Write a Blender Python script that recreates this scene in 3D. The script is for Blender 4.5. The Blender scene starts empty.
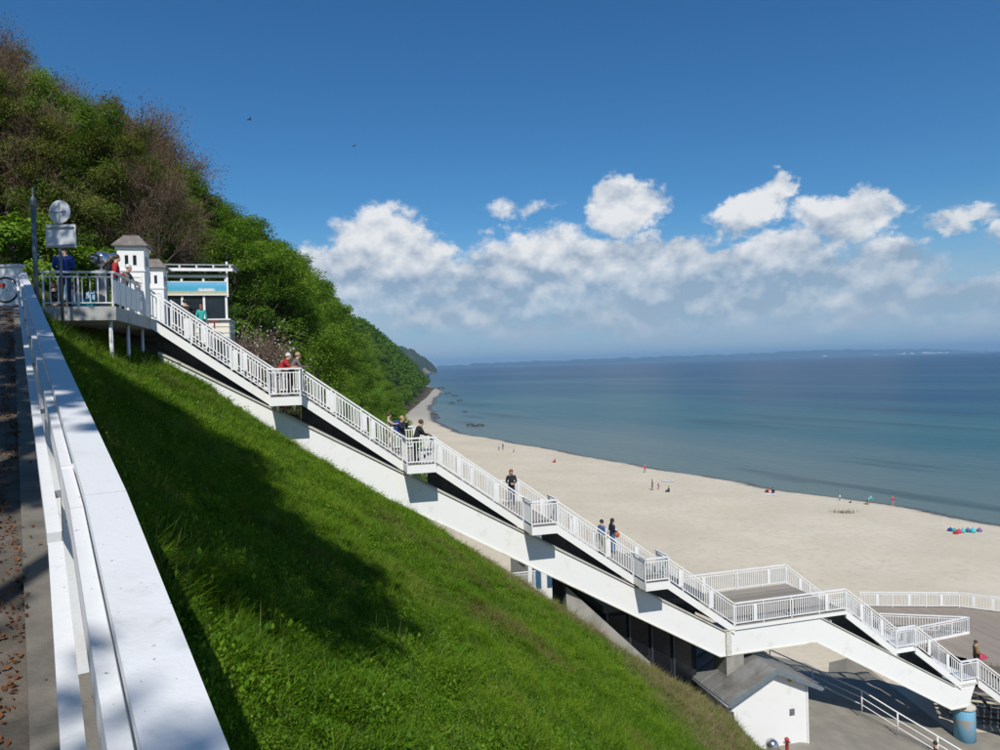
import bpy, math, random
import numpy as np
from mathutils import Vector, Matrix
random.seed(7); RNG = np.random.default_rng(7)
scene = bpy.context.scene
COL = scene.collection
H = 21.5                      # camera height above the sea; all builders work relative to the lens
F, ROLL, PITCH = 712., .0287, .0141   # focal length in photo pixels, roll, downward pitch

# ------------------------------------------------------------------ camera
cam_d = bpy.data.cameras.new('camera'); cam = bpy.data.objects.new('camera', cam_d); COL.objects.link(cam)
cam_d.sensor_width = 36; cam_d.lens = 36 * F / 1000; cam_d.clip_start = .05; cam_d.clip_end = 60000
_f = Vector((0, math.cos(PITCH), -math.sin(PITCH))); _u = Vector((0, math.sin(PITCH), math.cos(PITCH))); _r = Vector((1, 0, 0))
_r2 = _r * math.cos(ROLL) - _u * math.sin(ROLL); _u2 = _r * math.sin(ROLL) + _u * math.cos(ROLL)
cam.matrix_world = Matrix(((_r2.x, _u2.x, -_f.x, 0), (_r2.y, _u2.y, -_f.y, 0), (_r2.z, _u2.z, -_f.z, H), (0, 0, 0, 1)))
scene.camera = cam

# ------------------------------------------------------------------ view, sampling
scene.view_settings.view_transform = 'Standard'; scene.view_settings.look = 'None'
scene.view_settings.gamma = 1; scene.view_settings.exposure = 0.0; scene.view_settings.use_curve_mapping = False
scene.render.engine = 'CYCLES'
scene.cycles.use_denoising = True
scene.cycles.max_bounces = 5; scene.cycles.diffuse_bounces = 2; scene.cycles.glossy_bounces = 3
scene.cycles.transmission_bounces = 3; scene.cycles.transparent_max_bounces = 6; scene.cycles.volume_bounces = 0
scene.cycles.caustics_reflective = False; scene.cycles.caustics_refractive = False

def ray(x, y):
    u, v = x - 500., y - 375.; c, s = math.cos(ROLL), math.sin(ROLL)
    u, v = u * c - v * s, u * s + v * c
    cp, sp = math.cos(PITCH), math.sin(PITCH)
    return np.array([u / F, cp - v / F * sp, -sp - v / F * cp])

# ------------------------------------------------------------------ sun
SUN_EL, SUN_AZ = math.radians(47), math.radians(-4.5)      # light travels towards +Y, a touch to -X
SUN_DIR = np.array([math.sin(SUN_AZ) * math.cos(SUN_EL), math.cos(SUN_AZ) * math.cos(SUN_EL), -math.sin(SUN_EL)])
sun_d = bpy.data.lights.new('sun', 'SUN'); sun_d.energy = 4.4; sun_d.angle = math.radians(.5); sun_d.color = (1, .955, .88)
sun = bpy.data.objects.new('sun', sun_d); COL.objects.link(sun); sun.location = (0, -60, 120)
sun.rotation_euler = Vector(SUN_DIR).to_track_quat('-Z', 'Y').to_euler()

# ------------------------------------------------------------------ node helper
class NT:
    def __init__(s, tree): s.t = tree; s.n = tree.nodes; s.l = tree.links
    def put(s, sock, v):
        if isinstance(v, bpy.types.NodeSocket): s.l.new(v, sock)
        elif v is not None:
            try: sock.default_value = v
            except Exception: sock.default_value = (*v, 1) if len(v) == 3 else v
    def m(s, op, a, b=None, c=None, clamp=False):
        n = s.n.new('ShaderNodeMath'); n.operation = op; n.use_clamp = clamp
        s.put(n.inputs[0], a); s.put(n.inputs[1], b); s.put(n.inputs[2], c); return n.outputs[0]
    def add(s, a, b): return s.m('ADD', a, b)
    def sub(s, a, b): return s.m('SUBTRACT', a, b)
    def mul(s, a, b): return s.m('MULTIPLY', a, b)
    def sq(s, a): return s.m('MULTIPLY', a, a)
    def smooth(s, v, lo, hi, a=0., b=1.):
        n = s.n.new('ShaderNodeMapRange'); n.interpolation_type = 'SMOOTHSTEP'
        for i, q in enumerate((v, lo, hi, a, b)): s.put(n.inputs[i], q)
        return n.outputs[0]
    def lin(s, v, lo, hi, a=0., b=1.):
        n = s.n.new('ShaderNodeMapRange')
        for i, q in enumerate((v, lo, hi, a, b)): s.put(n.inputs[i], q)
        return n.outputs[0]
    def noise(s, vec, scale, detail=4, rough=.55, out=0, dist=0.):
        n = s.n.new('ShaderNodeTexNoise'); s.put(n.inputs['Vector'], vec)
        n.inputs['Scale'].default_value = scale; n.inputs['Detail'].default_value = detail
        n.inputs['Roughness'].default_value = rough; n.inputs['Distortion'].default_value = dist
        return n.outputs[out]
    def comb(s, x, y, z=0.):
        n = s.n.new('ShaderNodeCombineXYZ')
        for i, q in enumerate((x, y, z)): s.put(n.inputs[i], q)
        return n.outputs[0]
    def sep(s, v):
        n = s.n.new('ShaderNodeSeparateXYZ'); s.put(n.inputs[0], v); return n.outputs
    def mix(s, f, a, b, typ='MIX'):
        n = s.n.new('ShaderNodeMix'); n.data_type = 'RGBA'; n.blend_type = typ
        s.put(n.inputs[0], f); s.put(n.inputs[6], a); s.put(n.inputs[7], b); return n.outputs[2]
    def mapping(s, v, sc=(1, 1, 1), rot=(0, 0, 0)):
        n = s.n.new('ShaderNodeMapping'); s.put(n.inputs[0], v); n.inputs['Scale'].default_value = sc
        n.inputs['Rotation'].default_value = rot; return n.outputs[0]

# ------------------------------------------------------------------ world: Nishita sky with cumulus low over the sea
world = bpy.data.worlds.new('World'); scene.world = world; world.use_nodes = True
wt = world.node_tree; wt.nodes.clear(); W = NT(wt)
sky = wt.nodes.new('ShaderNodeTexSky'); sky.sky_type = 'NISHITA'; sky.sun_disc = False
sky.sun_elevation = SUN_EL; sky.sun_rotation = math.radians(180) + SUN_AZ
sky.altitude = 50; sky.air_density = 1.0; sky.dust_density = .35; sky.ozone_density = 3.2
SKY_STRENGTH = .085
tc = wt.nodes.new('ShaderNodeTexCoord'); dx, dy, dz = W.sep(tc.outputs['Generated'])
az = W.m('ARCTAN2', dx, dy); el = W.m('ARCTAN2', dz, W.m('SQRT', W.add(W.sq(dx), W.sq(dy))))
U = W.mul(az, F); V = W.mul(el, F)                         # angles in photo pixels
def uv(x, y):
    d = ray(x, y); return math.atan2(d[0], d[1]) * F, math.atan2(d[2], math.hypot(d[0], d[1])) * F
p3 = W.comb(W.mul(dx, 1.), W.mul(dy, 1.), W.mul(dz, 1.3))
warp = W.noise(p3, 11, 5, .6, out=1)
wx, wy, wz = W.sep(warp)
warp2 = W.noise(p3, 45, 4, .6, out=1); vx, vy, vz = W.sep(warp2)
Uw = W.add(U, W.add(W.mul(W.sub(wx, .5), 62), W.mul(W.sub(vx, .5), 26)))
Vw = W.add(V, W.add(W.mul(W.sub(wy, .5), 46), W.mul(W.sub(vy, .5), 22)))
blobs = [  # centre (photo px), radius right/left, up, down, weight
 (385, 246, 60, 42, 80, 1.), (345, 274, 56, 34, 74, .95), (420, 262, 46, 32, 80, .95), (322, 264, 36, 16, 40, .75),
 (540, 270, 90, 46, 74, 1.), (500, 292, 70, 42, 52, .9), (590, 262, 52, 28, 80, 1.), (640, 262, 48, 30, 80, 1.), (690, 262, 50, 30, 80, 1.), (735, 268, 52, 24, 76, .95),
 (785, 264, 66, 30, 74, 1.), (872, 272, 62, 32, 56, .9), (628, 210, 46, 34, 30, 1.), (748, 212, 44, 22, 26, 1.), (776, 196, 24, 24, 18, .95),
 (848, 218, 54, 24, 26, 1.), (955, 222, 30, 15, 12, .65), (522, 207, 36, 13, 12, .42), (985, 297, 64, 22, 34, .95), (1010, 232, 18, 12, 10, .7),
 (450, 312, 110, 30, 26, .62), (640, 318, 150, 30, 24, .60), (830, 312, 120, 26, 24, .58)]
dens = None
for (x, y, r, up, dn, w) in blobs:
    u0, v0 = uv(x, y)
    a = W.mul(W.sub(Uw, u0), 1 / r); b = W.sub(Vw, v0)
    b = W.m('MAXIMUM', W.mul(b, 1 / up), W.mul(b, -1 / dn))
    q = W.mul(W.sub(1., W.add(W.sq(a), W.sq(b))), w)
    dens = q if dens is None else W.m('SMOOTH_MAX', dens, q, .25)
# beyond the frame the bank of cumulus simply goes on round the horizon
gen = W.noise(W.comb(W.mul(dx, 5.), W.mul(dy, 5.), W.mul(dz, 9.)), 1., 3, .5)
gband = W.mul(W.smooth(V, 15, 70), W.smooth(V, 190, 90))
gen = W.mul(W.sub(W.mul(W.mul(gen, 2.2), gband), .95), 1.6)
outside = W.smooth(W.m('ABSOLUTE', U), 520, 640)
dens = W.add(W.mul(dens, W.sub(1., outside)), W.mul(gen, outside))
fine = W.noise(p3, 30, 9, .62); sh1 = W.noise(p3, 15, 5, .5); sh2 = W.noise(W.comb(dx, dy, W.add(W.mul(dz, 1.3), .022)), 15, 5, .5)
d1 = W.add(dens, W.mul(W.sub(fine, .5), 1.5))
alpha = W.smooth(d1, .02, .62)
# lit crowns, grey-blue flat undersides
rel = W.add(W.mul(W.sub(sh1, sh2), 3.0), W.mul(W.sub(fine, .5), .55))
body = W.smooth(dens, -.1, .9)
high = W.smooth(V, 48, 150)
light = W.add(W.add(W.mul(high, .66), .17), rel)
light = W.add(light, W.mul(W.sub(wz, .5), .55))
light = W.m('MINIMUM', W.m('MAXIMUM', light, 0.), 1.)
ccol = W.mix(light, (.30, .395, .52), (.85, .86, .87))
veil = W.mul(W.mul(W.smooth(V, -6, 22), W.smooth(V, 105, 36)), W.smooth(W.noise(W.comb(W.mul(dx, 7.), W.mul(dy, 7.), W.mul(dz, 26.)), 1., 5, .55), .28, .62))
hsv = wt.nodes.new('ShaderNodeHueSaturation'); hsv.inputs['Saturation'].default_value = 1.22; W.put(hsv.inputs['Color'], sky.outputs[0])
skyc = W.mix(1., hsv.outputs[0], (.66, .99, 1.13), 'MULTIPLY')
k = 1 / SKY_STRENGTH
def scaled(c):
    n = wt.nodes.new('ShaderNodeVectorMath'); n.operation = 'SCALE'; W.put(n.inputs[0], c); n.inputs['Scale'].default_value = k; return n.outputs[0]
lowband = W.mul(W.smooth(V, 150, 4), .80)                              # the milky air low over the sea
skyc = W.mix(lowband, skyc, scaled(W.mix(0., (.30, .47, .64), (0, 0, 0))))
skyc = W.mix(W.mul(veil, .82), skyc, scaled(W.mix(0., (.42, .52, .63), (0, 0, 0))))
fade = W.add(W.mul(W.smooth(V, 4, 50), .55), W.mul(W.smooth(V, 35, 112), .45))
skyc = W.mix(W.mul(W.mul(alpha, fade), .97), skyc, scaled(ccol))
bg = wt.nodes.new('ShaderNodeBackground'); W.put(bg.inputs[0], skyc); bg.inputs[1].default_value = SKY_STRENGTH
wo = wt.nodes.new('ShaderNodeOutputWorld'); wt.links.new(bg.outputs[0], wo.inputs[0])
world.cycles.sampling_method = 'MANUAL'; world.cycles.sample_map_resolution = 512

# ------------------------------------------------------------------ geometry helpers (all coordinates relative to the lens)
def A3(*p): return np.array(p, float)
def unit(v): v = np.asarray(v, float); return v / (np.linalg.norm(v) + 1e-12)
TH = .2658
S3 = A3(math.cos(TH), math.sin(TH), 0); N3 = A3(-math.sin(TH), math.cos(TH), 0); Z3 = A3(0, 0, 1)
O3 = A3(-8.7429, 27.1251, -.9351)                       # foot of the top flight
RUN, DROP, LAND, BAY, HR = 3.8451, 2.8189, 1.1082, 1.1545, 1.0529
def st(a, b, z): return O3 + S3 * a + N3 * b + Z3 * z
def onb(x, y, b):
    d = ray(x, y); return d * (((O3 + N3 * b) @ N3) / (d @ N3))
def onz(x, y, z): d = ray(x, y); return d * (z / d[2])
def ony(x, y, Y): d = ray(x, y); return d * (Y / d[1])

class MB:
    def __init__(s): s.v = []; s.f = []; s.mi = []; s.cur = 0
    def add(s, vs, fs):
        o = len(s.v); s.v += [tuple(map(float, p)) for p in vs]; s.f += [tuple(i + o for i in f) for f in fs]; s.mi += [s.cur] * len(fs); return s
    def box(s, c, ax, ay, az):                       # centre and three half-axes
        c, ax, ay, az = map(lambda q: np.asarray(q, float), (c, ax, ay, az))
        if np.dot(np.cross(ax, ay), az) < 0: ax = -ax
        vs = [c + i * ax + j * ay + k * az for k in (-1, 1) for j in (-1, 1) for i in (-1, 1)]
        return s.add(vs, [(0, 2, 3, 1), (4, 5, 7, 6), (0, 1, 5, 4), (2, 6, 7, 3), (0, 4, 6, 2), (1, 3, 7, 5)])
    def abox(s, x0, x1, y0, y1, z0, z1): return s.box(((x0 + x1) / 2, (y0 + y1) / 2, (z0 + z1) / 2), ((x1 - x0) / 2, 0, 0), (0, (y1 - y0) / 2, 0), (0, 0, (z1 - z0) / 2))
    def sbox(s, a0, a1, b0, b1, z0, z1): return s.box(st((a0 + a1) / 2, (b0 + b1) / 2, (z0 + z1) / 2), S3 * (a1 - a0) / 2, N3 * (b1 - b0) / 2, Z3 * (z1 - z0) / 2)
    def beam(s, p, q, w, h, up=(0, 0, 1)):           # box along p-q, w sideways, h along up
        p, q = np.asarray(p, float), np.asarray(q, float); d = unit(q - p); side = np.cross(d, up)
        if np.linalg.norm(side) < 1e-6: side = np.cross(d, (0, 1, 0))
        side = unit(side); u = unit(np.cross(side, d))
        return s.box((p + q) / 2, (q - p) / 2, side * w / 2, u * h / 2)
    def vbeam(s, p, q, w, h):                        # like beam but ends cut upright (stringers)
        p, q = np.asarray(p, float), np.asarray(q, float); side = unit(np.cross(q - p, Z3)) * w / 2; u = Z3 * h / 2
        return s.add([e + i * side + k * u for k in (-1, 1) for i in (-1, 1) for e in (p, q)], [(0, 2, 3, 1), (4, 5, 7, 6), (0, 1, 5, 4), (2, 6, 7, 3), (0, 4, 6, 2), (1, 3, 7, 5)])
    def tube(s, pts, rad, n=6, cap=True):
        pts = [np.asarray(p, float) for p in pts]; rad = rad if hasattr(rad, '__len__') else [rad] * len(pts)
        rings = []; ref = None
        for i, p in enumerate(pts):
            d = unit(pts[min(i + 1, len(pts) - 1)] - pts[max(i - 1, 0)])
            if ref is None: ref = A3(0, 0, 1) if abs(d[2]) < .9 else A3(1, 0, 0)
            x = unit(np.cross(ref, d)); y = np.cross(d, x); ref = np.cross(d, x) if False else ref
            rings.append([p + rad[i] * (math.cos(2 * math.pi * k / n) * x + math.sin(2 * math.pi * k / n) * y) for k in range(n)])
        vs = [q for r in rings for q in r]; fs = []
        for i in range(len(rings) - 1):
            for k in range(n): fs.append((i * n + k, i * n + (k + 1) % n, (i + 1) * n + (k + 1) % n, (i + 1) * n + k))
        if cap: fs.append(tuple(range(n - 1, -1, -1))); fs.append(tuple((len(rings) - 1) * n + k for k in range(n)))
        return s.add(vs, fs)
    def prism(s, poly, vec):                         # planar polygon swept along vec
        poly = [np.asarray(p, float) for p in poly]; n = len(poly); vec = np.asarray(vec, float)
        nrm = sum(np.cross(poly[i] - poly[0], poly[(i + 1) % n] - poly[0]) for i in range(1, n - 1))
        if nrm @ vec < 0: poly = poly[::-1]
        fs = [tuple(range(n - 1, -1, -1)), tuple(range(n, 2 * n))] + [(i, (i + 1) % n, n + (i + 1) % n, n + i) for i in range(n)]
        return s.add(poly + [p + vec for p in poly], fs)
    def ball(s, c, r, nu=10, nv=7, lo=0., hi=1.):
        c = np.asarray(c, float); r = np.asarray(r, float) * np.ones(3); vs = []; fs = []
        for j in range(nv + 1):
            ph = math.pi * (lo + (hi - lo) * j / nv)
            for i in range(nu): th = 2 * math.pi * i / nu; vs.append(c + r * A3(math.sin(ph) * math.cos(th), math.sin(ph) * math.sin(th), math.cos(ph)))
        for j in range(nv):
            for i in range(nu): fs.append((j * nu + i, (j + 1) * nu + i, (j + 1) * nu + (i + 1) % nu, j * nu + (i + 1) % nu))
        return s.add(vs, fs)
    def lathe(s, base, prof, n=16, axis=Z3):         # prof: (radius, height)
        base = np.asarray(base, float); axis = unit(axis); x = unit(np.cross(axis, (0.13, .99, .05) if abs(axis[1]) < .9 else (1, 0, 0))); y = np.cross(axis, x)
        vs = [base + axis * h + r * (math.cos(2 * math.pi * k / n) * x + math.sin(2 * math.pi * k / n) * y) for r, h in prof for k in range(n)]
        fs = [(i * n + k, i * n + (k + 1) % n, (i + 1) * n + (k + 1) % n, (i + 1) * n + k) for i in range(len(prof) - 1) for k in range(n)]
        fs += [tuple(range(n - 1, -1, -1)), tuple((len(prof) - 1) * n + k for k in range(n))]
        return s.add(vs, fs)

ORG = {}                                            # object -> its origin (relative coordinates)
def link(o): COL.objects.link(o); return o
def mesh_from(name, v, f, mats, smooth=False, mi=None):
    me = bpy.data.meshes.new(name); me.from_pydata(v, [], f)
    for m in (mats if isinstance(mats, (list, tuple)) else [mats]): me.materials.append(m)
    if mi is not None and any(mi): me.polygons.foreach_set('material_index', mi)
    if smooth: me.polygons.foreach_set('use_smooth', [True] * len(me.polygons))
    me.update(); return me
def tag(o, label=None, cat=None, group=None, kind=None):
    for k, v in (('label', label), ('category', cat), ('group', group), ('kind', kind)):
        if v: o[k] = v
    return o
def thing(name, base, label, cat, group=None):
    o = bpy.data.objects.new(name, None); o.empty_display_size = .3; link(o)
    base = A3(*base); o.location = base + A3(0, 0, H); ORG[o.name] = base
    return tag(o, label, cat, group)
def part(name, mb, mat, parent, smooth=False, kind=None, label=None):
    org = ORG[parent.name]
    v = np.array(mb.v) - org
    o = bpy.data.objects.new(name, mesh_from(name, v.tolist(), mb.f, mat, smooth, mb.mi)); link(o); o.parent = parent
    ORG[o.name] = org
    if kind: o['kind'] = kind
    if label: o['label'] = label
    return o
def solo(name, mb, mat, label, cat, group=None, smooth=False, kind=None):
    v = np.array(mb.v); lo, hi = v.min(0), v.max(0); org = A3((lo[0] + hi[0]) / 2, (lo[1] + hi[1]) / 2, lo[2])
    o = bpy.data.objects.new(name, mesh_from(name, (v - org).tolist(), mb.f, mat, smooth, mb.mi)); link(o); o.location = org + A3(0, 0, H)
    ORG[o.name] = org
    return tag(o, label, cat, group, kind)
def struct(name, mb, mat, smooth=False): return solo(name, mb, mat, None, None, smooth=smooth, kind='structure')
def copy_tree(o, parent=None):
    c = o.copy(); COL.objects.link(c)
    if parent: c.parent = parent
    for ch in o.children: copy_tree(ch, c)
    return c

# ------------------------------------------------------------------ materials
MATS = {}
def mat(name, col, rough=.6, var=.12, scale=6., col2=None, spread=(.35, .7), bump=0., bscale=None, metal=0., spec=.5, detail=5, world=False):
    if name in MATS: return MATS[name]
    m = bpy.data.materials.new(name); m.use_nodes = True; T = NT(m.node_tree); p = m.node_tree.nodes['Principled BSDF']
    c = m.node_tree.nodes.new('ShaderNodeTexCoord').outputs['Object'] if not world else m.node_tree.nodes.new('ShaderNodeNewGeometry').outputs['Position']
    n = T.noise(c, scale, detail, .6)
    c2 = col2 or tuple(min(1, q * (1 + var)) for q in col)
    c1 = col if col2 else tuple(q * (1 - var) for q in col)
    T.put(p.inputs['Base Color'], T.mix(T.smooth(n, *spread), c1, c2))
    p.inputs['Roughness'].default_value = rough; p.inputs['Metallic'].default_value = metal; p.inputs['Specular IOR Level'].default_value = spec
    if bump:
        b = m.node_tree.nodes.new('ShaderNodeBump'); b.inputs['Strength'].default_value = bump; b.inputs['Distance'].default_value = .03
        T.put(b.inputs['Height'], T.noise(c, bscale or scale * 5, 5, .65)); T.put(p.inputs['Normal'], b.outputs[0])
    MATS[name] = m; return m
def leaf_mat(name, dark, mid, light, nscale=.25, trans=.35, dry=None):
    m = bpy.data.materials.new(name); m.use_nodes = True; t = m.node_tree; T = NT(t); t.nodes.clear()
    pos = t.nodes.new('ShaderNodeNewGeometry').outputs['Position']; rnd = t.nodes.new('ShaderNodeObjectInfo').outputs['Random']
    n = T.noise(pos, nscale, 3, .6); n2 = T.noise(pos, nscale * 14, 2, .6)
    f = T.m('ADD', T.add(T.mul(T.sub(n, .5), 1.3), T.mul(T.sub(rnd, .5), .7)), T.add(.5, T.mul(T.sub(n2, .5), 1.1)), clamp=True)
    c = T.mix(T.lin(f, 0, .5), dark, T.mix(T.lin(f, .5, 1.), mid, light))
    if dry: c = T.mix(T.smooth(T.noise(pos, dry[1], 4, .6), dry[2], dry[3]), c, dry[0])
    d = t.nodes.new('ShaderNodeBsdfDiffuse'); tr = t.nodes.new('ShaderNodeBsdfTranslucent'); gl = t.nodes.new('ShaderNodeBsdfGlossy')
    gl.inputs['Roughness'].default_value = .45
    T.put(d.inputs[0], c); T.put(tr.inputs[0], T.mix(1., c, (1.3, 1.25, .5), 'MULTIPLY')); T.put(gl.inputs[0], (.6, .65, .6))
    x = t.nodes.new('ShaderNodeMixShader'); x.inputs[0].default_value = trans; t.links.new(d.outputs[0], x.inputs[1]); t.links.new(tr.outputs[0], x.inputs[2])
    y = t.nodes.new('ShaderNodeMixShader'); y.inputs[0].default_value = .012; t.links.new(x.outputs[0], y.inputs[1]); t.links.new(gl.outputs[0], y.inputs[2])
    o = t.nodes.new('ShaderNodeOutputMaterial'); t.links.new(y.outputs[0], o.inputs[0]); MATS[name] = m; return m

WHITE = mat('white_paint', (.80, .80, .78), .5, col2=(.66, .65, .60), spread=(.55, .8), scale=1.6, bump=.04, bscale=30)
WHITE2 = mat('white_rail_paint', (.78, .78, .77), .45, var=.05, scale=3)
FENCE = mat('white_fence_paint', (.74, .75, .76), .5, col2=(.58, .58, .57), spread=(.5, .85), scale=2.2, bump=.12, bscale=55)
def speck(m, amount=.72):                            # scattered dirt specks and drip marks on old paint
    t = m.node_tree; T = NT(t); p = t.nodes['Principled BSDF']; old = p.inputs['Base Color'].links[0].from_socket
    pos = t.nodes.new('ShaderNodeNewGeometry').outputs['Position']
    c = T.mix(T.mul(T.smooth(T.noise(pos, 55, 2, .5), amount, amount + .04), .8), old, (.10, .095, .08)); c = T.mix(T.mul(T.smooth(T.noise(T.mapping(pos, (9, 9, 1.2)), 1., 5, .65), .58, .78), .45), c, (.36, .35, .31))
    T.put(p.inputs['Base Color'], c)
speck(FENCE); 
STEEL = mat('galvanised_steel', (.36, .38, .40), .42, var=.15, scale=8, metal=.6)
POLE = mat('grey_painted_pole', (.10, .13, .15), .45, var=.15, scale=8)
CONC = mat('weathered_concrete', (.36, .34, .30), .9, col2=(.22, .21, .19), spread=(.4, .75), scale=1.5, bump=.25, bscale=18)
TREAD = mat('stair_tread_board', (.27, .25, .22), .8, var=.25, scale=4, bump=.1)
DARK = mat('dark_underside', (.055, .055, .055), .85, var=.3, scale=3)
WOOD = mat('grey_weathered_wood', (.30, .27, .235), .85, col2=(.20, .18, .155), spread=(.35, .7), scale=1.4, bump=.2, bscale=25)
ROOFM = mat('zinc_roof', (.27, .27, .26), .5, col2=(.17, .155, .14), spread=(.4, .75), scale=1.2, metal=.35, bump=.05)
ROOFB = mat('brown_roof_sheet', (.17, .145, .13), .6, var=.2, scale=4)
GLASSD = mat('dark_window_glass', (.022, .03, .038), .08, var=.3, scale=.7, spec=.7)
CREAM = mat('cream_cladding', (.70, .67, .56), .6, var=.06, scale=3)
BLACKR = mat('black_rubber', (.02, .02, .02), .8)
BLUEP = mat('blue_pier_paint', (.16, .42, .62), .55, col2=(.36, .30, .22), spread=(.52, .66), scale=1.3, bump=.1)

# ================================================================== THE SETTING
# path frame: t runs uphill along the path, c to its right (seaward)
TD = A3(-.562, .827, 0); CD = A3(.827, .562, 0)
def zpath(t): return -1.85 + .15 * t + .0005 * t * abs(t)
def zpc(t): return min(zpath(t), 2.08)
def pbend(t): return -min(.35, .0038 * max(0., 3.6 - t) ** 2)      # the path swings a little as it passes the lens
def pc(t, c, dz=0.): return TD * t + CD * (c + pbend(t)) + A3(0, 0, zpc(t) + dz)

# ---- grass embankment: thin-plate surface through surveyed points
ctl = []
for t in np.linspace(-22, 26, 13): ctl.append(TD * t + CD * .3 + A3(0, 0, zpc(t) - .10))
gpx = [(176, 368), (210, 388), (236, 406), (270, 428), (300, 450), (340, 470), (380, 496), (440, 532)]
edge = [onb(*q, .05) for q in gpx]
edge += [onb(480, 557, -.2), onb(520, 582, -.4), onb(545, 600, -.5), onb(575, 624, -.6), onb(608, 652, -.9), onb(632, 662, -1.1), onb(663, 685, -1.4), onb(680, 697, -1.7), ony(700, 702, 28.6), ony(735, 724, 26.5), ony(766, 757, 24.)]
ctl += edge
for a, b, z in ((-3.3, 4, .9), (0, 4, -1.6), (4, 4, -4.6), (8, 4, -7.6), (12, 4, -10.4)): ctl.append(st(a, b, z))
e_end = edge[-1]
for k in (1., 2.2): ctl.append(e_end + A3(.5, -8, .9) * k)
ctl.append(A3(6, 2, -7.5)); ctl.append(A3(10, -14, -10))
ctl = np.array(ctl)
def tps(r): return np.where(r > 1e-9, r * r * np.log(np.maximum(r, 1e-9)), 0)
_n = len(ctl); _K = tps(np.linalg.norm(ctl[:, None, :2] - ctl[None, :, :2], axis=2)) + np.eye(_n) * .12
_P = np.hstack([np.ones((_n, 1)), ctl[:, :2]])
_M = np.block([[_K, _P], [_P.T, np.zeros((3, 3))]])
_w = np.linalg.solve(_M, np.concatenate([ctl[:, 2], np.zeros(3)]))
EP = np.array(edge)[:, :2]
def beyond(XY):                                     # signed distance past the toe edge
    best = np.full(len(XY), 1e9); sgn = np.zeros(len(XY))
    P = np.vstack([EP, EP[-1] + (EP[-1] - EP[-2]) * 8])
    for i in range(len(P) - 1):
        p, q = P[i], P[i + 1]; d = q - p; t = np.clip(((XY - p) @ d) / (d @ d), 0, 1); r = XY - (p + t[:, None] * d)
        dist = np.linalg.norm(r, axis=1); s_ = np.sign(d[0] * (XY[:, 1] - p[1]) - d[1] * (XY[:, 0] - p[0]))
        m = dist < best; best[m] = dist[m]; sgn[m] = s_[m]
    return best * sgn                               # positive on the left of the running edge = beyond
def zslope(XY):
    XY = np.atleast_2d(XY); r = np.linalg.norm(XY[:, None, :] - ctl[None, :, :2], axis=2)
    z = tps(r) @ _w[:_n] + _w[_n] + XY @ _w[_n + 1:]
    b = beyond(XY); z = z - .16 * np.clip((np.hypot(XY[:, 0], XY[:, 1]) - 6) / 14, 0, 1); return z - 1.25 * np.maximum(0, b - .15) * (XY[:, 0] > -3.5)
tt = np.concatenate([np.linspace(-22, 34, 141)]); cc = np.concatenate([np.linspace(.22, 4, 24), np.linspace(4.25, 34, 100)])
g = np.array([TD * t + CD * c for t in tt for c in cc]); zz = zslope(g[:, :2])
rel = g[:, :2] @ CD[:2]
zz += (RNG.normal(0, .015, len(zz))) * (rel > .6)
zz = np.maximum(zz, -20.6); g[:, 2] = zz
nc = len(cc); fs = [(i * nc + j, i * nc + j + 1, (i + 1) * nc + j + 1, (i + 1) * nc + j) for i in range(len(tt) - 1) for j in range(nc - 1)]
mb = MB(); mb.add(g, [f[::-1] for f in fs] if False else fs)
SOIL = mat('grassy_soil', (.035, .055, .012), .95, col2=(.085, .07, .035), spread=(.5, .75), scale=.5, bump=.4, bscale=8, world=True)
struct('grass_slope', mb, SOIL, True)

# ---- path, kerb strip and the wooded ground beside it
ASPH = mat('old_asphalt', (.088, .075, .062), .9, col2=(.16, .135, .11), spread=(.35, .75), scale=5, bump=.5, bscale=70)
KERB = mat('kerb_concrete', (.19, .175, .15), .9, col2=(.12, .11, .095), spread=(.35, .7), scale=3, bump=.35, bscale=60)
mb = MB(); ts = np.linspace(-16, 34, 101)
def strip(mb, c0, c1, dz0, dz1, ts):
    n = len(ts); vs = [pc(t, c0, dz0) for t in ts] + [pc(t, c1, dz1) for t in ts]
    mb.add(vs, [(i, n + i, n + i + 1, i + 1) for i in range(n - 1)])
strip(mb, -3.2, .02, 0, 0, ts); struct('path', mb, ASPH)
mb = MB(); strip(mb, -.0, .34, .035, .035, ts); strip(mb, -.002, -.0, -.01, .035, ts); strip(mb, .34, .341, .035, -.4, ts); struct('path_edging', mb, KERB)
FLOOR = mat('woodland_floor_earth', (.085, .058, .035), .95, col2=(.05, .06, .02), spread=(.45, .7), scale=.8, bump=.5, bscale=6, world=True)
mb = MB(); cs = [-3.15, -3.6, -5, -8, -14, -24, -45]; hs = [-.02, .12, .5, 1.3, 2.6, 4.2, 7]
vs = [pc(t, c, h + RNG.normal(0, .05)) for t in np.linspace(-40, 40, 41) for c, h in zip(cs, hs)]
mb.add(vs, [(i * 7 + j, i * 7 + j + 1, (i + 1) * 7 + j + 1, (i + 1) * 7 + j)[::-1] for i in range(40) for j in range(6)]); struct('wooded_bank', mb, FLOOR, True)

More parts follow.
